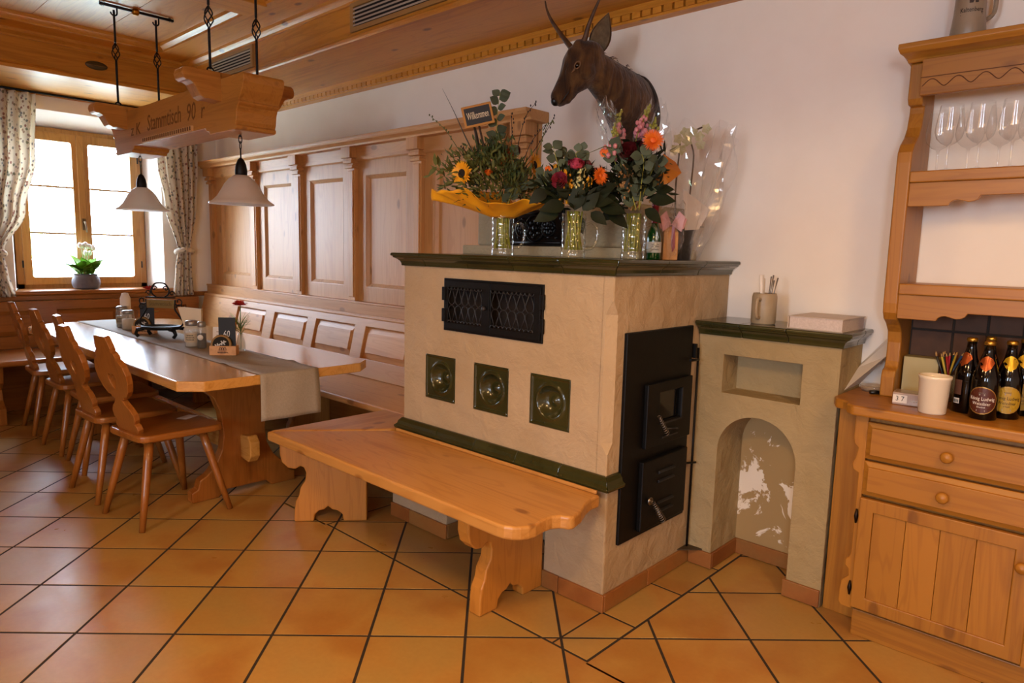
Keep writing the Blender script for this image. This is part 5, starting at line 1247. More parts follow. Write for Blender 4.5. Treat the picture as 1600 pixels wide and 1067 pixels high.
# ---- middle bouquet: roses, gerbera, dark leaves
m2, sm = mug(0.980, 1.475, 'glass mug with handle holding the middle bouquet of roses')
b2 = Bq(0.980, 1.475, 895, 402, 412, 'low bouquet of roses and an orange gerbera over dark leaves, middle of three')
sm.build('stems', STEM, b2.t)
off = ORG[b2.t]; rg = random.Random(21)
for k, (x, y, d, dx, dy, s) in enumerate(((893, 330, 0.06, 0.1, 1.0, 1.5), (878, 322, 0.06, -0.8, -0.1, 1.3), (870, 330, 0.05, -1.0, -0.35, 1.35), (862, 312, 0.03, -1, 0.1, 1.2), (915, 318, 0.06, 0.9, 0.2, 1.2), (930, 322, 0.05, 1, -0.1, 1.4), (945, 330, 0.03, 0.9, -0.5, 1.3), (905, 330, 0.07, 0.5, 0.7, 1.2), (880, 312, 0.07, -0.4, 0.9, 1.1), (925, 305, 0.04, 0.7, 0.5, 1.2), (900, 335, 0.0, 0.2, -0.9, 1.0), (868, 318, -0.03, -0.8, 0.5, 1.2), (935, 312, -0.03, 0.8, 0.6, 1.2), (945, 318, 0.02, 0.5, -0.8, 1.2), (850, 300, 0.05, -0.7, -0.5, 1.1), (918, 332, 0.06, 0.6, -0.4, 1.0))):
    inst(me_salal, 'leaf', b2.t, orient(b2.p(x, y, d) - off, RH * dx + UPV * dy + TW * 0.35, TW + UPV * 0.5 + RH * rg.uniform(-.5, .5)) @ SCL(s, s, s))
rose(b2.t, b2.p(894, 260, 0.04), UPV * 0.8 + TW * 0.6, 0.030, CRIM); rose(b2.t, b2.p(868, 286, 0.08), TW + RH * -0.4, 0.030, CRIM); rose(b2.t, b2.p(912, 258, 0.0), UPV + RH * 0.5, 0.022, DRED); rose(b2.t, b2.p(925, 268, -0.01), UPV + RH * 0.5, 0.02, DRED)
disc_flower(b2.t, b2.p(930, 277, 0.06), TW * 0.8 + RH * 0.5, 0.036, 34, ORA, ORA, 0.3, 3, 0.0, 1.0, 'gerbera')
for k, (x, y, d, mt, n_) in enumerate(((874, 270, 0.06, YEL, 70), (905, 266, 0.05, CRM, 90), (918, 282, 0.06, YEL, 40), (860, 258, 0.0, YEL, 40), (848, 262, 0.03, ORA, 30))): plume(b2.t, [b2.p(890, 320, 0), b2.p((x + 890) / 2, (y + 310) / 2, d), b2.p(x, y, d)], mt, n_, 0.0048, k, 0.020, 'blossom_cluster')
for k, pts in enumerate(([(890, 320), (872, 280), (862, 250), (857, 235)], [(895, 320), (905, 270), (893, 245), (905, 238)], [(885, 320), (875, 262), (880, 240)], [(890, 315), (850, 290), (846, 270)], [(890, 310), (860, 292), (864, 290)])):
    sprig(b2.t, [b2.p(x, y, 0.05 - 0.02 * k) for x, y in pts], me_euc, 9, 1.1, spread=1.0, seed=60 + k)
fill(b2, [(880, 300, 0.02), (905, 300, 0.02), (925, 300, 0.0), (865, 300, 0.0), (895, 285, 0.0)], 520, 3, SALAL, size=1.4, rad=0.030)

# ---- right bouquet: snapdragons, gerbera, eucalyptus, cellophane
m3, sm = mug(1.125, 1.665, 'glass mug under the tall snapdragon bouquet, rightmost of the three')
b3 = Bq(1.125, 1.665, 988, 404, 400, 'tall bouquet of pink snapdragons with a big orange gerbera, right of three')
sm.build('stems', STEM, b3.t)
off = ORG[b3.t]
for k, (top, mid, n_) in enumerate((((962, 178), (955, 235), 46), ((1005, 170), (985, 220), 46), ((1012, 190), (1000, 240), 36), ((950, 205), (948, 250), 30))):
    a, b = b3.p(*mid, 0.02 * k - 0.02), b3.p(*top, 0.02 * k - 0.03); MB().tube([b3.p(985, 330, 0), a, b], 0.002, 5).build('stem', STEM, b3.t)
    fm = MB(); gm = MB(); rg = random.Random(70 + k)
    for q in range(n_):
        s = q / n_; p = a.lerp(b, s) + Vector((rg.gauss(0, 1), rg.gauss(0, 1), rg.gauss(0, .5))) * (0.016 * (1.1 - s)); r = 0.0095 * (1.1 - 0.65 * s)
        (fm if s < 0.6 else gm).ell(p, r, r, r * 1.15, 6, 5)
    fm.build('snapdragon', PINK, b3.t); gm.build('snapdragon_buds', plain('bud_green', '#8a8a3a', 0.6), b3.t)
disc_flower(b3.t, b3.p(1003, 230, 0.10), TW + UPV * 0.15 + RH * -0.05, 0.042, 44, ORA, ORA, 0.35, 4, 0.0, 1.1, 'gerbera')
disc_flower(b3.t, b3.p(935, 246, 0.04), TW + RH * -0.4, 0.02, 20, ORA, ORA, 0.3, 2, 0.0, 1.0, 'gerbera')
rose(b3.t, b3.p(970, 245, 0.06), TW + UPV * 0.3, 0.036, DRED, 'dahlia'); rose(b3.t, b3.p(985, 238, 0.04), TW, 0.026, DRED, 'dahlia')
for k, (x, y, d, mt, n_) in enumerate(((957, 275, 0.07, plain('sedum', '#a87c48', 0.7), 110), (965, 262, 0.05, plain('sedum', '#a87c48', 0.7), 90), (953, 292, 0.07, plain('sedum', '#a87c48', 0.7), 90), (978, 262, 0.05, plain('sedum', '#a87c48', 0.7), 60))): plume(b3.t, [b3.p(985, 330, 0), b3.p((x + 985) / 2, (y + 320) / 2, d), b3.p(x, y, d)], mt, n_, 0.0042, 90 + k, 0.018, 'blossom_cluster')
for k, pts in enumerate(([(988, 330), (990, 290), (992, 262), (988, 250)], [(985, 330), (978, 310), (972, 298)], [(990, 330), (1000, 290), (1015, 255)], [(985, 320), (960, 262), (945, 240)], [(990, 320), (1010, 280), (1030, 262)], [(985, 320), (985, 300), (982, 285)])):
    sprig(b3.t, [b3.p(x, y, 0.09 - 0.015 * k) for x, y in pts], me_euc, 8, 1.35, spread=0.9, seed=80 + k)
for k, (x, y, d, dx, dy, s) in enumerate(((960, 318, 0.06, -1, 0.0, 1.5), (965, 325, 0.05, -0.9, -0.5, 1.3), (985, 318, 0.06, -0.5, 0.5, 1.2), (1005, 315, 0.06, 0.9, 0.1, 1.3), (1000, 328, 0.04, 0.8, -0.5, 1.1), (975, 305, 0.05, -0.7, 0.6, 1.2), (1005, 300, 0.03, 0.7, 0.6, 1.2), (950, 305, 0.02, -0.8, 0.4, 1.2), (990, 300, 0.0, 0.1, 1, 1.3), (1012, 300, 0.05, 1, 0.2, 1.0))):
    inst(me_salal, 'leaf', b3.t, orient(b3.p(x, y, d) - off, RH * dx + UPV * dy + TW * 0.3, TW + UPV * 0.5) @ SCL(s, s, s))
fill(b3, [(970, 290, 0.03), (990, 285, 0.03), (1005, 285, 0.02), (980, 265, 0.0), (1000, 262, 0.02), (960, 300, 0.02)], 620, 4, SALAL, size=1.4, rad=0.032)
MB().tube([b3.p(955, 240, 0.03), b3.p(935, 238, 0.06), b3.p(905, 252, 0.08)], [0.002, 0.0018, 0.0006], 5).build('grass_blade', OLIVE, b3.t)
pp_ = [b3.p(1012, 295, 0.03), b3.p(1032, 290, 0.07), b3.p(1055, 272, 0.02), b3.p(1048, 255, -0.01), b3.p(1025, 245, 0.03), b3.p(1015, 262, 0.06)]
MB().add(pp_, [(0, 1, 5), (1, 2, 5), (2, 3, 5), (3, 4, 5)]).build('orange_paper', plain('orange_paper', '#a8640c', 0.6), b3.t, solid=0.0012, fix=False)
CELLO = thin_glass('cellophane', (0.98, 0.98, 0.98), 1.5, 0.06, 1.45, haze=0.035)
def crumple(par, P, w, h, lean, seed, name='cellophane'):
    rg = random.Random(seed); ph = [rg.uniform(0, 6) for _ in range(6)]
    def fn(u, v):
        x = (u - 0.5) * w * (0.45 + 0.55 * math.sin(PI * (0.12 + 0.8 * v))); z = h * v
        d = 0.02 * math.sin(9 * u + 4 * v + ph[0]) + 0.014 * math.sin(17 * u - 6 * v + ph[1]) + 0.012 * abs(math.sin(11 * (u + v) + ph[2])) - 0.3 * w * (2 * u - 1) ** 2 * 0.5
        return Vector(P) + RH * (x + lean * v) + UPV * (z + 0.01 * math.sin(14 * u + ph[3])) + TW * (d + 0.02)
    o = MB().grid(fn, 22, 22, smooth=False).build(name, CELLO, par); return o
crumple(b3.t, b3.p(952, 235, -0.02), 0.10, 0.17, -0.045, 2); crumple(b3.t, b3.p(1005, 235, -0.06), 0.13, 0.18, 0.03, 5)

# ---- green bottle, gift bag, orchid in cellophane
t = thing('wine_bottle', 'small green sparkling wine bottle with red foil between mug and gift bag', 'bottle', (1.150, 1.775, STOP)); c = (1.150, 1.775, STOP)
MB().lathe([(0.0, 0.0), (0.027, 0.0), (0.029, 0.004), (0.029, 0.085), (0.024, 0.11), (0.0135, 0.135), (0.012, 0.16), (0.012, 0.2)], 20, c).build('glass', plain('green_glass', '#08330f', 0.08, coat=0.5), t)
MB().lathe([(0.0128, 0.138), (0.0135, 0.15), (0.0135, 0.205), (0.0145, 0.206), (0.0145, 0.222), (0.0, 0.223)], 16, c).build('foil', plain('red_foil', '#6a0f1c', 0.35, 0.5), t)
MB().lathe([(0.0294, 0.028), (0.0297, 0.03), (0.0297, 0.068), (0.0294, 0.07)], 20, c, closed=True).build('paper_label', plain('bottle_label', '#a8a49c', 0.6), t)
for z in (0.052, 0.060, 0.040): wrap(scribble(0.03, 0.004, 6, 0.0008), 0.0299, math.atan2(TW.y, TW.x), z, c).build('print', BLACK, t)
t = thing('gift_bag', 'cellophane gift bag of biscuits tied with a pink bow beside the green bottle', 'gift bag', (1.165, 1.87, STOP)); P = Vector((1.165, 1.87, STOP))
M = orient(P, UPV, TW)
MB().loft([[M @ Vector(q) for q in rr4] for rr4 in ([(-0.030, 0.0, -0.02), (0.030, 0, -0.02), (0.030, 0, 0.02), (-0.030, 0, 0.02)], [(-0.030, 0.11, -0.018), (0.030, 0.11, -0.018), (0.030, 0.11, 0.018), (-0.030, 0.11, 0.018)], [(-0.018, 0.135, -0.006), (0.018, 0.135, -0.006), (0.018, 0.135, 0.006), (-0.018, 0.135, 0.006)])], True, False).build('filling', plain('biscuit', '#c08a52', 0.7, c2='#b07840', scale=30), t, bevel=0.004)
bow = MB()
for sgn in (-1, 1):
    for k, (w, h, tw2) in enumerate(((0.06, 0.035, 0.1), (0.05, 0.055, -0.1))):
        pts = [Vector((0, 0.14, 0.01)), Vector((sgn * w * 0.5, 0.14 + h, 0.025)), Vector((sgn * w, 0.15 + h * 0.4, 0.02 + 0.01 * k)), Vector((sgn * w * 0.75, 0.14 - h * 0.5, 0.03))]
        bow.add([M @ (p + Vector((0, 0, 0))) for p in pts], [(0, 1, 2, 3)])
bow.build('bow', plain('pink_ribbon', '#c08a86', 0.4), t, solid=0.001, fix=False)
MB().add([M @ Vector(q) for q in ((0, 0.14, 0.022), (0.012, 0.13, 0.026), (0.016, 0.05, 0.026), (0.006, 0.03, 0.026), (0.0, 0.06, 0.024))], [(0, 1, 2, 3, 4)]).build('ribbon_tail', plain('red_ribbon', '#7a1a22', 0.4), t, solid=0.001, fix=False)
o = crumple(t, P + UPV * 0.012, 0.10, 0.13, 0.0, 9, 'bag_film'); crumple(t, P + UPV * 0.13, 0.10, 0.10, 0.01, 12, 'bag_film')
ob = thing('orchid', 'white orchid in a dark pot wrapped in clear cellophane at the stove corner', 'orchid', (1.105, 2.06, STOP)); c = Vector((1.105, 2.06, STOP)); OS = 363.0
def op(px, py, d=0.0): return c + RH * ((px - 1070) / OS) + UPV * ((405 - py) / OS) + TW * d
MB().lathe([(0.0, 0), (0.043, 0.0), (0.046, 0.004), (0.058, 0.125), (0.060, 0.13), (0.056, 0.13), (0.052, 0.11), (0, 0.105)], 24, c).build('pot', plain('dark_pot', '#1c1410', 0.35), ob)
for k, (dx, dy, s) in enumerate(((-0.9, 0.6, 1.3), (0.9, 0.5, 1.3), (-0.5, 0.9, 1.2), (0.6, 0.5, 1.2), (0.3, 0.8, 1.1))): inst(me_salal, 'leaf', ob, orient(Vector((0, 0, 0.12)), RH * dx + UPV * dy + TW * 0.2, UPV + TW * 0.3) @ SCL(s, s, s))
for pts in ([(1062, 365), (1057, 300), (1060, 235), (1058, 215)], [(1078, 365), (1080, 300), (1082, 245), (1075, 215), (1100, 200)]): MB().tube(spline([op(x, y, 0.01) for x, y in pts], 6), 0.0035, 6).build('flower_stem', plain('orchid_stem', '#4a3418', 0.6), ob)
WPET = plain('orchid_white', '#b9b494', 0.6, c2='#9c9c6c', scale=30)
me_pet = leaf_mesh('petal', 0.024, 0.021, WPET, curve=0.15, n=5, tip=0.8)
for k, (x, y) in enumerate(((1056, 222), (1062, 238), (1070, 225), (1078, 212), (1088, 218), (1098, 206), (1052, 238), (1066, 212), (1090, 230))):
    d0 = op(x, y, 0.02) - c
    for q in range(5): inst(me_pet, 'petal', ob, orient(d0, RH * math.cos(q * 1.257 + k) + UPV * math.sin(q * 1.257 + k) + TW * 0.25, TW))
MB().add([op(1062, 298, 0.075), op(1108, 328, 0.06), op(1090, 358, 0.075), op(1068, 360, 0.085), op(1066, 330, 0.088)], [(0, 1, 4), (1, 2, 4), (2, 3, 4)]).build('envelope', plain('envelope', '#c9bfb6', 0.6), ob, solid=0.001, fix=False)
rg = random.Random(77)
def wrapf(u, v):
    a = 2 * PI * u; r0 = 0.062 + 0.075 * math.sin(PI * 0.5 * min(1, v * 1.4)) + 0.035 * max(0, v - 0.6) ; z = 0.545 * v
    r = r0 * (1 + 0.16 * math.sin(5 * a + 3 * v) + 0.10 * math.sin(11 * a - 7 * v) + 0.08 * math.sin(17 * a + 11 * v)); sq = 1 - 0.5 * max(0, v - 0.75)
    return c + RH * (r * math.cos(a) * 1.05 + 0.045 * v) + TW * (r * math.sin(a) * 0.8 * sq) + UPV * (z + 0.03 * v * math.sin(7 * a))
MB().grid(wrapf, 56, 26, smooth=False).build('cellophane', CELLO, ob)

# ================================================================ LOW BLOCK: MUG, BOOK
GRAYM = plain('stoneware', '#a39176', 0.45, c2='#978468', scale=12)
t = thing('cutlery_mug', 'stoneware mug of cutlery on the low block beside the book', 'mug', (1.455, 2.15, 1.0895)); c = (1.455, 2.15, 1.0895)
MB().lathe([(0, 0), (0.046, 0), (0.049, 0.006), (0.049, 0.11), (0.046, 0.122), (0.045, 0.126), (0.041, 0.126), (0.040, 0.01), (0, 0.008)], 28, c).build('mug', GRAYM, t)
hd_ = TW * 0.75 - RH * 0.65
MB().tube(spline([Vector(c) + hd_ * 0.047 + UPV * 0.10, Vector(c) + hd_ * 0.075 + UPV * 0.105, Vector(c) + hd_ * 0.083 + UPV * 0.065, Vector(c) + hd_ * 0.07 + UPV * 0.03, Vector(c) + hd_ * 0.047 + UPV * 0.028], 5), 0.007, 8).build('handle', GRAYM, t)
for k, (dx, dy, h, w, mt) in enumerate(((-0.012, 0.0, 0.20, 0.016, 'napkin'), (0.01, 0.01, 0.195, 0.006, 's'), (0.022, -0.005, 0.20, 0.006, 's'), (0.03, 0.006, 0.19, 0.006, 's'), (-0.002, -0.01, 0.185, 0.012, 'napkin'), (0.016, 0.016, 0.18, 0.006, 's'))):
    a = Vector(c) + RH * dx * 0.4 + TW * dy + UPV * 0.012; b = Vector(c) + RH * dx * 1.5 + TW * dy * 1.6 + UPV * h
    if mt == 's': MB().tube([a, a.lerp(b, 0.7), b], [0.003, 0.004, w], 8, flat=0.35).build('cutlery', M_STEEL, t)
    else: MB().tube([a, a.lerp(b, 0.6), b], [0.006, w * 0.8, w], 8, flat=0.4).build('napkin', PAPER, t)
t = thing('book', 'thick white book lying on the low block', 'book', (1.70, 2.19, 1.0905))
M = T(1.695, 2.185, 1.0905) @ RZ(-0.02)
MB().box(-0.098, 0.098, -0.118, 0.120, 0.003, 0.046).xf(M).build('pages', plain('book_pages', '#cdbfb8', 0.8, c2='#bfb0a8', scale=160), t)
MB().box(-0.102, 0.102, -0.122, 0.123, 0, 0.003).xf(M).build('cover', plain('book_cover', '#b8a898', 0.4), t); MB().box(-0.102, 0.102, -0.122, 0.123, 0.046, 0.049).xf(M).build('cover', plain('book_cover', '#b8a898', 0.4), t)
MB().box(-0.104, -0.100, -0.122, 0.123, 0, 0.049).xf(M).build('spine', plain('book_cover', '#b8a898', 0.4), t)

# ================================================================ HUTCH: SIDEBOARD AND SHELVES
HXm, HYm, HZm = wood('hutch', 'x'), wood('hutch', 'y'), wood('hutch', 'z')
KX = 3.35; CT = 0.86
ct = tag(MB().prism([(1.796, YB - 0.004), (1.796, 2.03), (1.815, 1.985), (1.845, 1.972), (1.862, 1.955), (1.872, 1.925), (1.895, 1.905), (KX, 1.905), (KX, YB - 0.004)], 'xy', CT - 0.036, CT).build('countertop', HXm, base=True, bevel=0.008, seg=3), 'pine sideboard top with rounded corner holding the bottles', 'countertop')
MB().box(1.797, 1.93, 2.10, 2.12, 0.0, CT - 0.037).build('filler_plank', HZm, base=True, bevel=0.003)
bpy.data.objects['filler_plank']['label'] = 'narrow upright pine filler plank between low block and sideboard'; bpy.data.objects['filler_plank']['category'] = 'plank'
def cabinet(x0, x1, label, ear_):
    t = thing('sideboard_cabinet', label, 'cabinet', ((x0 + x1) / 2, 2.15, 0)); y = 1.955
    MB().box(x0 + 0.04, x1, 1.985, YB - 0.01, 0.09, CT - 0.037).build('body', HZm, t)
    MB().box(x0 + 0.045, x1, 1.977, YB - 0.01, 0.0, 0.10).build('plinth', HXm, t, bevel=0.003)
    st_ = [(x0 + 0.045, 0.105), (x0 + 0.045, CT - 0.037)]
    if ear_: st_ += [(x0 + 0.002, CT - 0.037), (x0 + 0.002, 0.735), (x0 + 0.006, 0.715), (x0 + 0.02, 0.70), (x0 + 0.014, 0.665), (x0 + 0.004, 0.64), (x0 + 0.008, 0.62), (x0 + 0.028, 0.61), (x0 + 0.028, 0.31), (x0 + 0.022, 0.295), (x0 + 0.012, 0.285), (x0 + 0.012, 0.262), (x0 + 0.024, 0.25), (x0 + 0.026, 0.225), (x0 + 0.014, 0.212), (x0 + 0.004, 0.20), (x0 + 0.0, 0.16), (x0 + 0.0, 0.118), (x0 + 0.01, 0.105)]
    else: st_ += [(x0, CT - 0.037), (x0, 0.105)]
    MB().prism(st_, 'xz', y + 0.004, y + 0.03).build('stile', HZm, t, bevel=0.003)
    MB().box(x1 - 0.045, x1, y + 0.004, y + 0.03, 0.105, CT - 0.037).build('stile', HZm, t, bevel=0.003)
    xa, xb = x0 + 0.044, x1 - 0.044
    for z0, z1 in ((0.668, 0.800), (0.537, 0.660)):
        d = raised(xa, xb, z0, z1, y + 0.004, y - 0.012, 0.018, 0.02).build('drawer', HXm, t, bevel=0.002)
        MB().lathe([(0.006, 0.0), (0.006, -0.012), (0.017, -0.018), (0.019, -0.026), (0.014, -0.033), (0.0, -0.035)], 18, ((xa + xb) / 2, y - 0.010, (z0 + z1) / 2), 'y').build('knob', HXm, d)
    zz0, zz1 = 0.118, 0.527
    d = MB().prism([(xa, zz0), (xb, zz0), (xb, zz1), (xa, zz1)], 'xz', y - 0.008, y + 0.014, holes=[R4(xa + 0.046, xb - 0.046, zz0 + 0.046, zz1 - 0.046)]).build('door', HZm, t, bevel=0.003)
    nb_ = 4; w = (xb - xa - 0.092) / nb_
    for k in range(nb_): MB().box(xa + 0.046 + w * k + 0.0006, xa + 0.046 + w * (k + 1) - 0.0006, y - 0.001, y + 0.012, zz0 + 0.044, zz1 - 0.044).build('door_board', HZm, d, bevel=0.0015)
    MB().lathe([(0.006, 0.0), (0.006, -0.012), (0.016, -0.018), (0.018, -0.026), (0.013, -0.033), (0.0, -0.035)], 18, (xb - 0.024, y - 0.008, 0.435), 'y').build('knob', HXm, d)
    for z in (0.455, 0.185): MB().tube([(xa - 0.008, y - 0.002, z - 0.026), (xa - 0.008, y - 0.004, z), (xa - 0.008, y - 0.002, z + 0.026)], [0.003, 0.0075, 0.003], 8).build('hinge', plain('hinge_dark', '#1c0e08', 0.4, 0.6), d)
    return t
cabinet(1.892, 2.48, 'pine sideboard unit with two drawers over a plank door, beside the low block', True); cabinet(2.48, 3.34, 'pine sideboard unit at the right edge, cut off by the frame', False)
hu = thing('shelf_hutch', 'pine hutch shelf with scalloped frieze standing on the sideboard', 'shelf unit', (2.5, 2.25, CT))
sp_ = [(2.335, CT), (2.165, CT), (2.163, 0.935), (2.172, 0.958), (2.195, 0.968), (2.205, 0.99), (2.206, 1.06), (2.196, 1.10), (2.165, 1.128), (2.125, 1.150), (2.107, 1.175), (2.102, 1.21), (2.10, 1.70), (2.103, 1.735), (2.125, 1.765), (2.165, 1.795), (2.19, 1.83), (2.203, 1.88), (2.205, 1.902), (2.175, 1.905), (2.163, 1.925), (2.163, 2.045), (2.335, 2.045)]
for x in (1.909, 3.28): MB().prism(sp_, 'yz', x, x + 0.047).build('side_board', HZm, hu, bevel=0.006, seg=3)
SX_0, SX_1 = 1.956, 3.28
for z0, z1 in ((1.630, 1.668), (1.243, 1.281)): MB().box(SX_0, SX_1, 2.098, YB - 0.003, z0, z1).build('shelf_board', HXm, hu, bevel=0.004)
def valance(z0, z1, st, y):
    R = [(SX_0, z1), (SX_0, z0), (2.078, z0), (2.082, z0 + 0.010), (2.093, z0 + 0.017), (2.105, z0 + 0.019), (2.12, z0 + 0.015), (2.135, z0 + 0.011), (2.15, z0 + 0.013), (2.162, z0 + 0.02), (2.168, z0 + 0.032), (2.62, z0 + 0.032), (3.06, z0 + 0.032), (3.07, z0), (SX_1, z0), (SX_1, z1)]
    MB().prism(R, 'xz', y, y + 0.02).build('valance', HXm, hu, bevel=0.002)
valance(1.549, 1.630, 0, 2.108); valance(1.157, 1.243, 0, 2.108)
MB().box(SX_0, SX_1, 2.118, 2.140, 1.924, 2.045).build('frieze', HXm, hu, bevel=0.003)
MB().box(SX_0, SX_1, 2.116, 2.119, 1.9815, 1.984).build('frieze_line', plain('groove', '#5a300c', 0.8), hu)
wv = []; x = SX_0 + 0.006; k = 0
while x < 2.62:
    u = ((x - SX_0) / 0.076 + 0.55) % 1; wv.append((x, 2.1172, 1.975 - 0.027 * (1 - abs(math.cos(PI * u)) ** 1.7))); x += 0.004
MB().tube(wv, 0.0014, 4).build('scallop_groove', plain('groove', '#5a300c', 0.8), hu)
cpx = [(2.335, 2.045), (2.15, 2.045), (2.145, 2.056), (2.128, 2.064), (2.11, 2.07), (2.098, 2.085), (2.10, 2.102), (2.335, 2.106)]
rings = [[(1.909 - (2.163 - y) * 0.45 if y < 2.17 else 1.909 - 0.02, y, z) for y, z in cpx], [(KX, y, z) for y, z in cpx]]
MB().loft(rings, True, False).build('cornice', HXm, hu, bevel=0.003)
bs = thing('backsplash', 'brown tiled splash strip on the wall behind the bottles', 'tile strip', (2.6, YB - 0.002, CT))
MB().box(SX_0, SX_1, YB - 0.010, YB - 0.002, CT, 1.243).build('grout', M_GROUT, bs)
M_SPL = plain('brown_wall_tile', '#442814', 0.7, c2='#57351d', scale=9, rand=0.2)
for i in range(9):
    x0 = 1.957 + (0 if i == 0 else 0.137 + 0.105 * 2 * (i - 1) * 0.5); x1 = 2.094 + 0.105 * i
    if i: x0 = 2.094 + 0.105 * (i - 1)
    for z0, z1 in ((0.862, 0.985), (0.985, 1.107), (1.107, 1.24)): MB().box(x0 + 0.004, x1 - 0.004, YB - 0.014, YB - 0.009, z0 + 0.004, z1 - 0.004).build('tile', M_SPL, bs, bevel=0.0015)

# ---- glasses on the shelf
WG = thin_glass('wine_glass', (0.985, 0.985, 0.985), 1.35, 0.02)
wgm = MB().lathe([(0.0, 0.0), (0.032, 0.0), (0.033, 0.0015), (0.02, 0.004), (0.005, 0.007), (0.0035, 0.012), (0.0035, 0.075), (0.006, 0.084), (0.022, 0.092), (0.037, 0.108), (0.0435, 0.13), (0.043, 0.15), (0.037, 0.19), (0.0335, 0.218)], 32, closed=True).mesh('wine_glass'); wgm.materials.append(WG)
GL = [(2.052, 2.15, 'wine glass at the left end of the front row on the shelf'), (2.141, 2.15, 'second wine glass in the front row on the shelf'), (2.231, 2.15, 'third wine glass in the front row on the shelf, near the frame edge'),
      (2.003, 2.245, 'wine glass at the left end of the back row on the shelf'), (2.094, 2.245, 'second wine glass in the back row on the shelf'), (2.183, 2.245, 'third wine glass in the back row on the shelf'), (2.272, 2.245, 'wine glass in the back row cut by the right frame edge')]
for x, y, l in GL:
    o = bpy.data.objects.new('wine_glass', wgm); COL.objects.link(o); o.location = (x, y, 1.6685); tag(o, l, 'wine glass', 'wine glasses on the shelf')
# ---- stoneware stein on top
t = thing('beer_stein', 'grey stoneware stein lettered Kaltenberg standing on top of the hutch', 'stein', (2.064, 2.20, 2.1062)); c = (2.064, 2.20, 2.1062)
SG = plain('salt_glaze', '#93816a', 0.4, c2='#86755f', scale=12)
prs = [(0, 0), (0.053, 0), (0.055, 0.004), (0.050, 0.045), (0.046, 0.09), (0.0445, 0.16), (0.0455, 0.195), (0.042, 0.197), (0.041, 0.16), (0.043, 0.05), (0, 0.04)]
MB().lathe(prs, 28, c).build('body', SG, t)
av = math.atan2(CP.y - c[1], CP.x - c[0]); INK = plain('stein_print', '#2a1a0a', 0.6)
wrap(text_mb('Kaltenberg', 0.021, 0.0003, 0.068), 0.0475, av + 0.12, 0.083, c).build('lettering', INK, t)
cr_ = MB()
for q in range(3): cr_.tube([((q - 1) * 0.008 - 0.003, 0, 0.0), ((q - 1) * 0.008, 0, 0.009), ((q - 1) * 0.008 + 0.003, 0, 0.0)], 0.0014, 4)
cr_.box(-0.013, 0.013, -0.0004, 0.0004, -0.020, -0.003); wrap(cr_, 0.0462, av + 0.2, 0.125, c).build('crest', INK, t)
wrap(MB().box(-0.034, 0.034, -0.0003, 0.0003, -0.0006, 0.0006), 0.0483, av + 0.12, 0.069, c).build('underline', INK, t)
MB().tube(spline([Vector(c) + RH * 0.043 + UPV * 0.165, Vector(c) + RH * 0.08 + UPV * 0.16, Vector(c) + RH * 0.082 + UPV * 0.09, Vector(c) + RH * 0.048 + UPV * 0.06], 5), 0.007, 8).build('handle', SG, t)

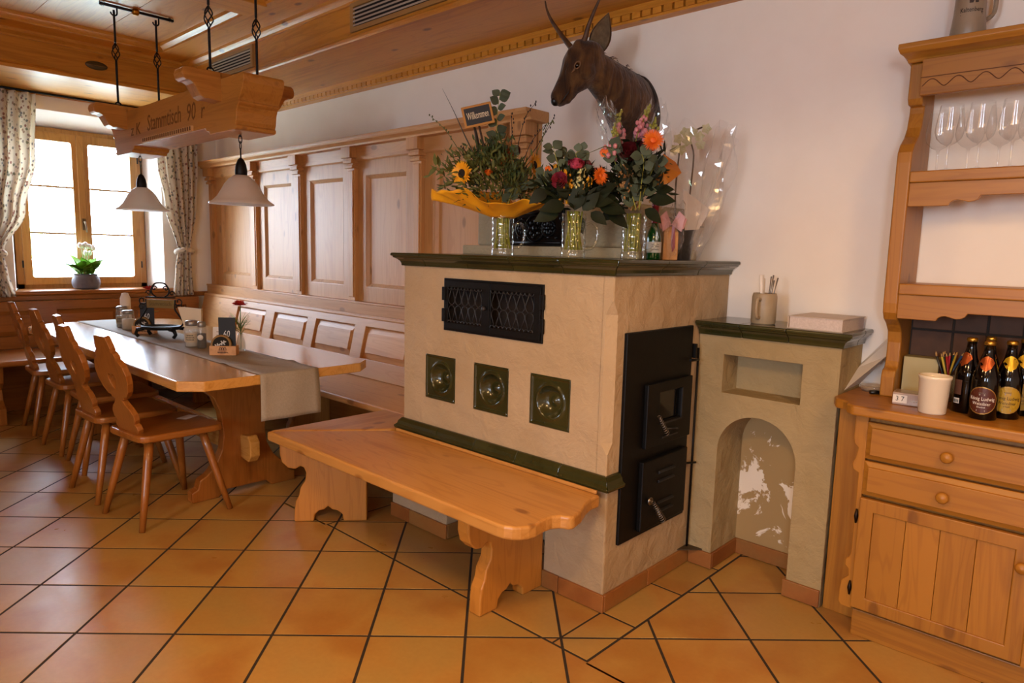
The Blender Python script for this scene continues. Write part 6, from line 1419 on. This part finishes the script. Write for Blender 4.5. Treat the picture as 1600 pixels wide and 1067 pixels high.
# ---- bottles and small things on the sideboard
BG = plain('brown_bottle_glass', '#060303', 0.08, coat=0.15, spec=0.4); GOLD = plain('gold_cap', '#b08a3a', 0.3, 0.9)
LBR, LYE = plain('label_brown', '#4a1a0a', 0.45), plain('label_yellow', '#a8851c', 0.45); RIM = plain('label_rim', '#b08a4a', 0.35, 0.7); COPP = plain('neck_copper', '#9a4a20', 0.3, 0.6); NYE = plain('neck_yellow', '#c09a20', 0.3, 0.5)
WHT = plain('label_white', '#d8d0c8', 0.6)
def bottle(x, y, ang, lab, neck, lines, label, side=False):
    t = thing('beer_bottle', label, 'bottle', (x, y, CT), 'beer bottles on the sideboard'); c = (x, y, CT)
    MB().lathe([(0.0, 0.0), (0.036, 0.0), (0.0395, 0.004), (0.0395, 0.125), (0.038, 0.14), (0.029, 0.168), (0.0195, 0.195), (0.0145, 0.22), (0.0135, 0.24), (0.0150, 0.241), (0.0150, 0.246)], 26, c).build('glass', BG, t)
    MB().lathe([(0.0152, 0.240), (0.0165, 0.241), (0.0160, 0.250), (0.012, 0.2535), (0, 0.254)], 21, c).build('cap', GOLD, t)
    def disc(rx, rz, zc, R, mat, d, a=ang):
        mb = MB(); n_ = 24; vs = [(0, 0, zc)]; fs = []
        for rr_ in range(1, 5):
            for i in range(n_): q = 2 * PI * i / n_; vs.append((rx * rr_ / 4 * math.cos(q), 0, zc + rz * rr_ / 4 * math.sin(q)))
        for i in range(n_):
            fs.append((0, 1 + i, 1 + (i + 1) % n_))
            for k in range(3): b_ = 1 + k * n_; fs.append((b_ + i, b_ + n_ + i, b_ + n_ + (i + 1) % n_, b_ + (i + 1) % n_))
        mb.add(vs, fs); return wrap(mb, R, a, 0, c, d)
    if not side:
        disc(0.0445, 0.0445, 0.0635, 0.0395, RIM, 0.0005).build('label_rim', RIM, t); lb = disc(0.0415, 0.0415, 0.0635, 0.0395, lab, 0.0008).build('label_disc', lab, t)
        for s, z, h, w in lines: wrap(text_mb(s, h, 0.0002, w), 0.0395, ang, z, c, 0.0011).build('lettering', WHT if lab is LBR else plain('print_brown', '#3a2208', 0.6), lb)
        cm = MB()
        for q in range(-2, 3): cm.tube([(q * 0.004 - 0.0015, 0, 0.0), (q * 0.004, 0, 0.005 - abs(q) * 0.0006), (q * 0.004 + 0.0015, 0, 0.0)], 0.0006, 4)
        cm.box(-0.008, 0.008, -0.0002, 0.0002, -0.006, -0.001); wrap(cm, 0.0395, ang, 0.086, c, 0.0011).build('crest', plain('crest_grey', '#8a8078', 0.6), lb)
        wrap(MB().box(-0.012, 0.012, -0.0002, 0.0002, -0.004, 0.002), 0.0395, ang, 0.032, c, 0.0011).build('label_foot', plain('crest_grey', '#8a8078', 0.6), lb)
    else:
        wrap(MB().grid(lambda u, v: (-0.014 + 0.028 * u, 0, 0.062 + 0.05 * v), 8, 2), 0.0395, ang, 0, c, 0.0006).build('back_label', plain('label_mauve', '#5a3a2c', 0.5), t)
        bc = wrap(MB().grid(lambda u, v: (-0.011 + 0.022 * u, 0, 0.032 + 0.018 * v), 6, 2), 0.0395, ang, 0, c, 0.0006).build('barcode', WHT, t)
        for q in range(6): wrap(MB().box(-0.008 + 0.003 * q, -0.0065 + 0.003 * q, -0.0002, 0.0002, 0.035, 0.045), 0.0395, ang, 0, c, 0.001).build('bar', BLACK, bc)
    # neck label: pointed shield on the shoulder cone
    P = [(-0.020, 0.196), (-0.008, 0.203), (0.0, 0.205), (0.008, 0.203), (0.020, 0.196), (0.024, 0.184), (0.012, 0.167), (0.0, 0.156), (-0.012, 0.167), (-0.024, 0.184)]
    def rad(z): 
        for (r0, z0), (r1, z1) in zip(((0.0395, 0.125), (0.038, 0.14), (0.029, 0.168), (0.0195, 0.195), (0.0145, 0.22)), ((0.038, 0.14), (0.029, 0.168), (0.0195, 0.195), (0.0145, 0.22), (0.0135, 0.24))):
            if z0 <= z <= z1: return r0 + (r1 - r0) * (z - z0) / (z1 - z0)
        return 0.03
    vs = [Vector((c[0] + (rad(0.185) + 0.0008) * math.cos(ang), c[1] + (rad(0.185) + 0.0008) * math.sin(ang), CT + 0.185))]; fs = []
    for k in (0.5, 1.0):
        for x_, z_ in P:
            z2 = 0.184 + (z_ - 0.184) * k; r = rad(z2) + 0.0008; a = ang + x_ * k / 0.024; vs.append(Vector((c[0] + r * math.cos(a), c[1] + r * math.sin(a), CT + z2)))
    n_ = len(P)
    for i in range(n_): j = (i + 1) % n_; fs += [(0, 1 + i, 1 + j), (1 + i, 1 + n_ + i, 1 + n_ + j, 1 + j)]
    MB().add(vs, fs, True).build('neck_label', neck, t)
AV = math.atan2(CP.y - 2.03, CP.x - 2.25)
L1 = (('König Ludwig', 0.069, 0.016, 0.070), ('Weissbier', 0.053, 0.014, 0.050), ('Dunkel', 0.042, 0.007, 0.022)); L2 = (('König Ludwig', 0.069, 0.016, 0.070), ('Weissbier', 0.053, 0.014, 0.050), ('Hell', 0.042, 0.007, 0.016))
bottle(2.252, 2.03, AV - 0.15, LBR, COPP, L1, 'front beer bottle with a round brown label'); bottle(2.302, 2.105, AV + 0.05, LYE, NYE, L2, 'front right beer bottle with a round yellow label')
bottle(2.193, 2.098, AV - 0.75, LBR, COPP, L1, 'beer bottle turned sideways with a barcode, left of the group', True); bottle(2.232, 2.19, AV, LBR, COPP, L1, 'beer bottle at the back of the group, mostly hidden'); bottle(2.327, 2.207, AV + 0.1, LYE, NYE, L2, 'beer bottle at the back right of the group, mostly hidden')
bottle(2.395, 2.15, AV + 0.1, LYE, NYE, L2, 'beer bottle cut by the right edge of the frame')
t = thing('paper_box', 'tall plain cream cardboard box against the shelf side board', 'box', (1.99, 2.27, CT)); M = T(2.018, 2.272, CT) @ RZ(0.05)
MB().box(-0.056, 0.056, -0.034, 0.034, 0, 0.148).xf(M).build('carton', plain('cream_card', '#a89c74', 0.7), t, bevel=0.001)
MB().box(-0.056, 0.056, -0.034, 0.030, 0.148, 0.150).xf(M).build('lid', plain('cream_card_lid', '#86794f', 0.7), t); MB().box(-0.055, 0.055, -0.0345, -0.034, 0.012, 0.014).xf(M).build('fold', plain('cream_card_lid', '#86794f', 0.7), t)
t = thing('card_pack', 'small shrink-wrapped pack with printed digits in front of the cream box', 'pack', (2.05, 2.07, CT)); M = T(2.040, 2.085, CT) @ RZ(0.10)
pk = MB().box(-0.06, 0.06, -0.04, 0.04, 0, 0.044).xf(M).build('pack', plain('pack_mauve', '#a08a80', 0.3, coat=0.6), t, bevel=0.004)
MB().box(-0.058, -0.014, -0.0406, -0.04, 0.008, 0.036).xf(M).build('white_panel', WHT, pk); text_mb('3 7', 0.024, 0.0003, 0.026).xf(M @ T(-0.036, -0.0409, 0.022)).build('digits', BLACK, pk)
scribble(0.05, 0.008, 6, 0.001).xf(M @ T(0.022, -0.0405, 0.018)).build('print', WHT, pk)
t = thing('white_cup', 'tall white porcelain cup on the sideboard left of the bottles', 'cup', (2.115, 2.0, CT))
MB().lathe([(0, 0), (0.038, 0), (0.041, 0.004), (0.0465, 0.115), (0.049, 0.118), (0.049, 0.127), (0.046, 0.128), (0.043, 0.115), (0.037, 0.01), (0, 0.008)], 36, (2.118, 1.99, CT)).build('cup', plain('white_porcelain', '#dcd0bc', 0.3, coat=0.3), t)
t = thing('pencil_glass', 'glass full of coloured pencils behind the white cup', 'pencil holder', (2.10, 2.27, CT)); c = Vector((2.10, 2.272, CT))
MB().lathe([(0.036, 0), (0.038, 0.003), (0.040, 0.09), (0.0385, 0.09), (0.036, 0.008), (0, 0.006)], 22, c).build('glass', JAR, t)
rg = random.Random(5)
for k, col in enumerate(('#1c1c1c', '#b8a030', '#20301c', '#8a1a1c', '#a02020', '#8a1c24', '#1c1c40', '#b03050', '#20305a', '#a8902c', '#20404a', '#1a1a1a', '#a03828', '#2a4a7a')):
    u = -1 + 2 * k / 13; a = c + RH * (-0.018 * u) + TW * rg.uniform(-0.02, 0.02) + UPV * 0.01; d = (RH * (0.075 * u) + TW * rg.uniform(-0.04, 0.02) + UPV * 0.165)
    pcl = MB().tube([a, a + d * 0.93], 0.0038, 6).build('pencil', plain('pencil_%s' % col[1:], col, 0.4), t); MB().tube([a + d * 0.93, a + d], [0.0038, 0.0006], 6).build('pencil_tip', plain('pencil_wood', '#b8905a', 0.7), pcl)
t = thing('paper_holder', 'white tapered cup with pencils beside the bottles', 'cup', (2.172, 2.262, CT))
MB().lathe([(0, 0), (0.026, 0), (0.033, 0.075), (0.031, 0.075), (0.024, 0.005), (0, 0.004)], 18, (2.172, 2.262, CT)).build('cup', plain('white_porcelain2', '#b8aca0', 0.5), t)
c = Vector((2.172, 2.262, CT))
for k, col in enumerate(('#b8a030', '#1c5a6a', '#1c1c40', '#101010', '#a02020')):
    u = -1 + 0.5 * k; a = c + RH * (-0.008 * u) + UPV * 0.008; d = RH * (0.035 * u) + TW * 0.01 + UPV * 0.16; MB().tube([a, a + d * 0.94, a + d], [0.0038, 0.0038, 0.0006], 6).build('pencil', plain('pencil_%s' % col[1:], col, 0.4), t)
t = thing('glass_ashtray', 'low clear glass ashtray on the sideboard corner by the wall', 'ashtray', (1.868, 2.25, CT)); c = (1.868, 2.245, CT)
MB().lathe([(0.0, 0.004), (0.036, 0.004), (0.044, 0.02), (0.046, 0.022), (0.048, 0.02), (0.042, 0.0), (0, 0)], 24, c).build('bowl', thin_glass('ashtray_glass', (0.95, 0.92, 0.88), 1.2, 0.05, haze=0.2, haze_col=(0.7, 0.55, 0.4)), t)
MB().tube([(1.905, 2.225, CT + 0.022), (1.914, 2.212, CT + 0.018)], 0.005, 6).build('rest', MATS['ashtray_glass'], t)
t = thing('cigarette_lighter', 'black pen-like lighter lying on the sideboard before the ashtray', 'lighter', (1.905, 2.20, CT))
MB().tube([(1.878, 2.165, CT + 0.008), (1.902, 2.185, CT + 0.008)], 0.0075, 8).tube([(1.902, 2.185, CT + 0.006), (1.94, 2.205, CT + 0.006)], 0.005, 8).build('body', plain('plastic_black', '#0a0a0c', 0.4), t)
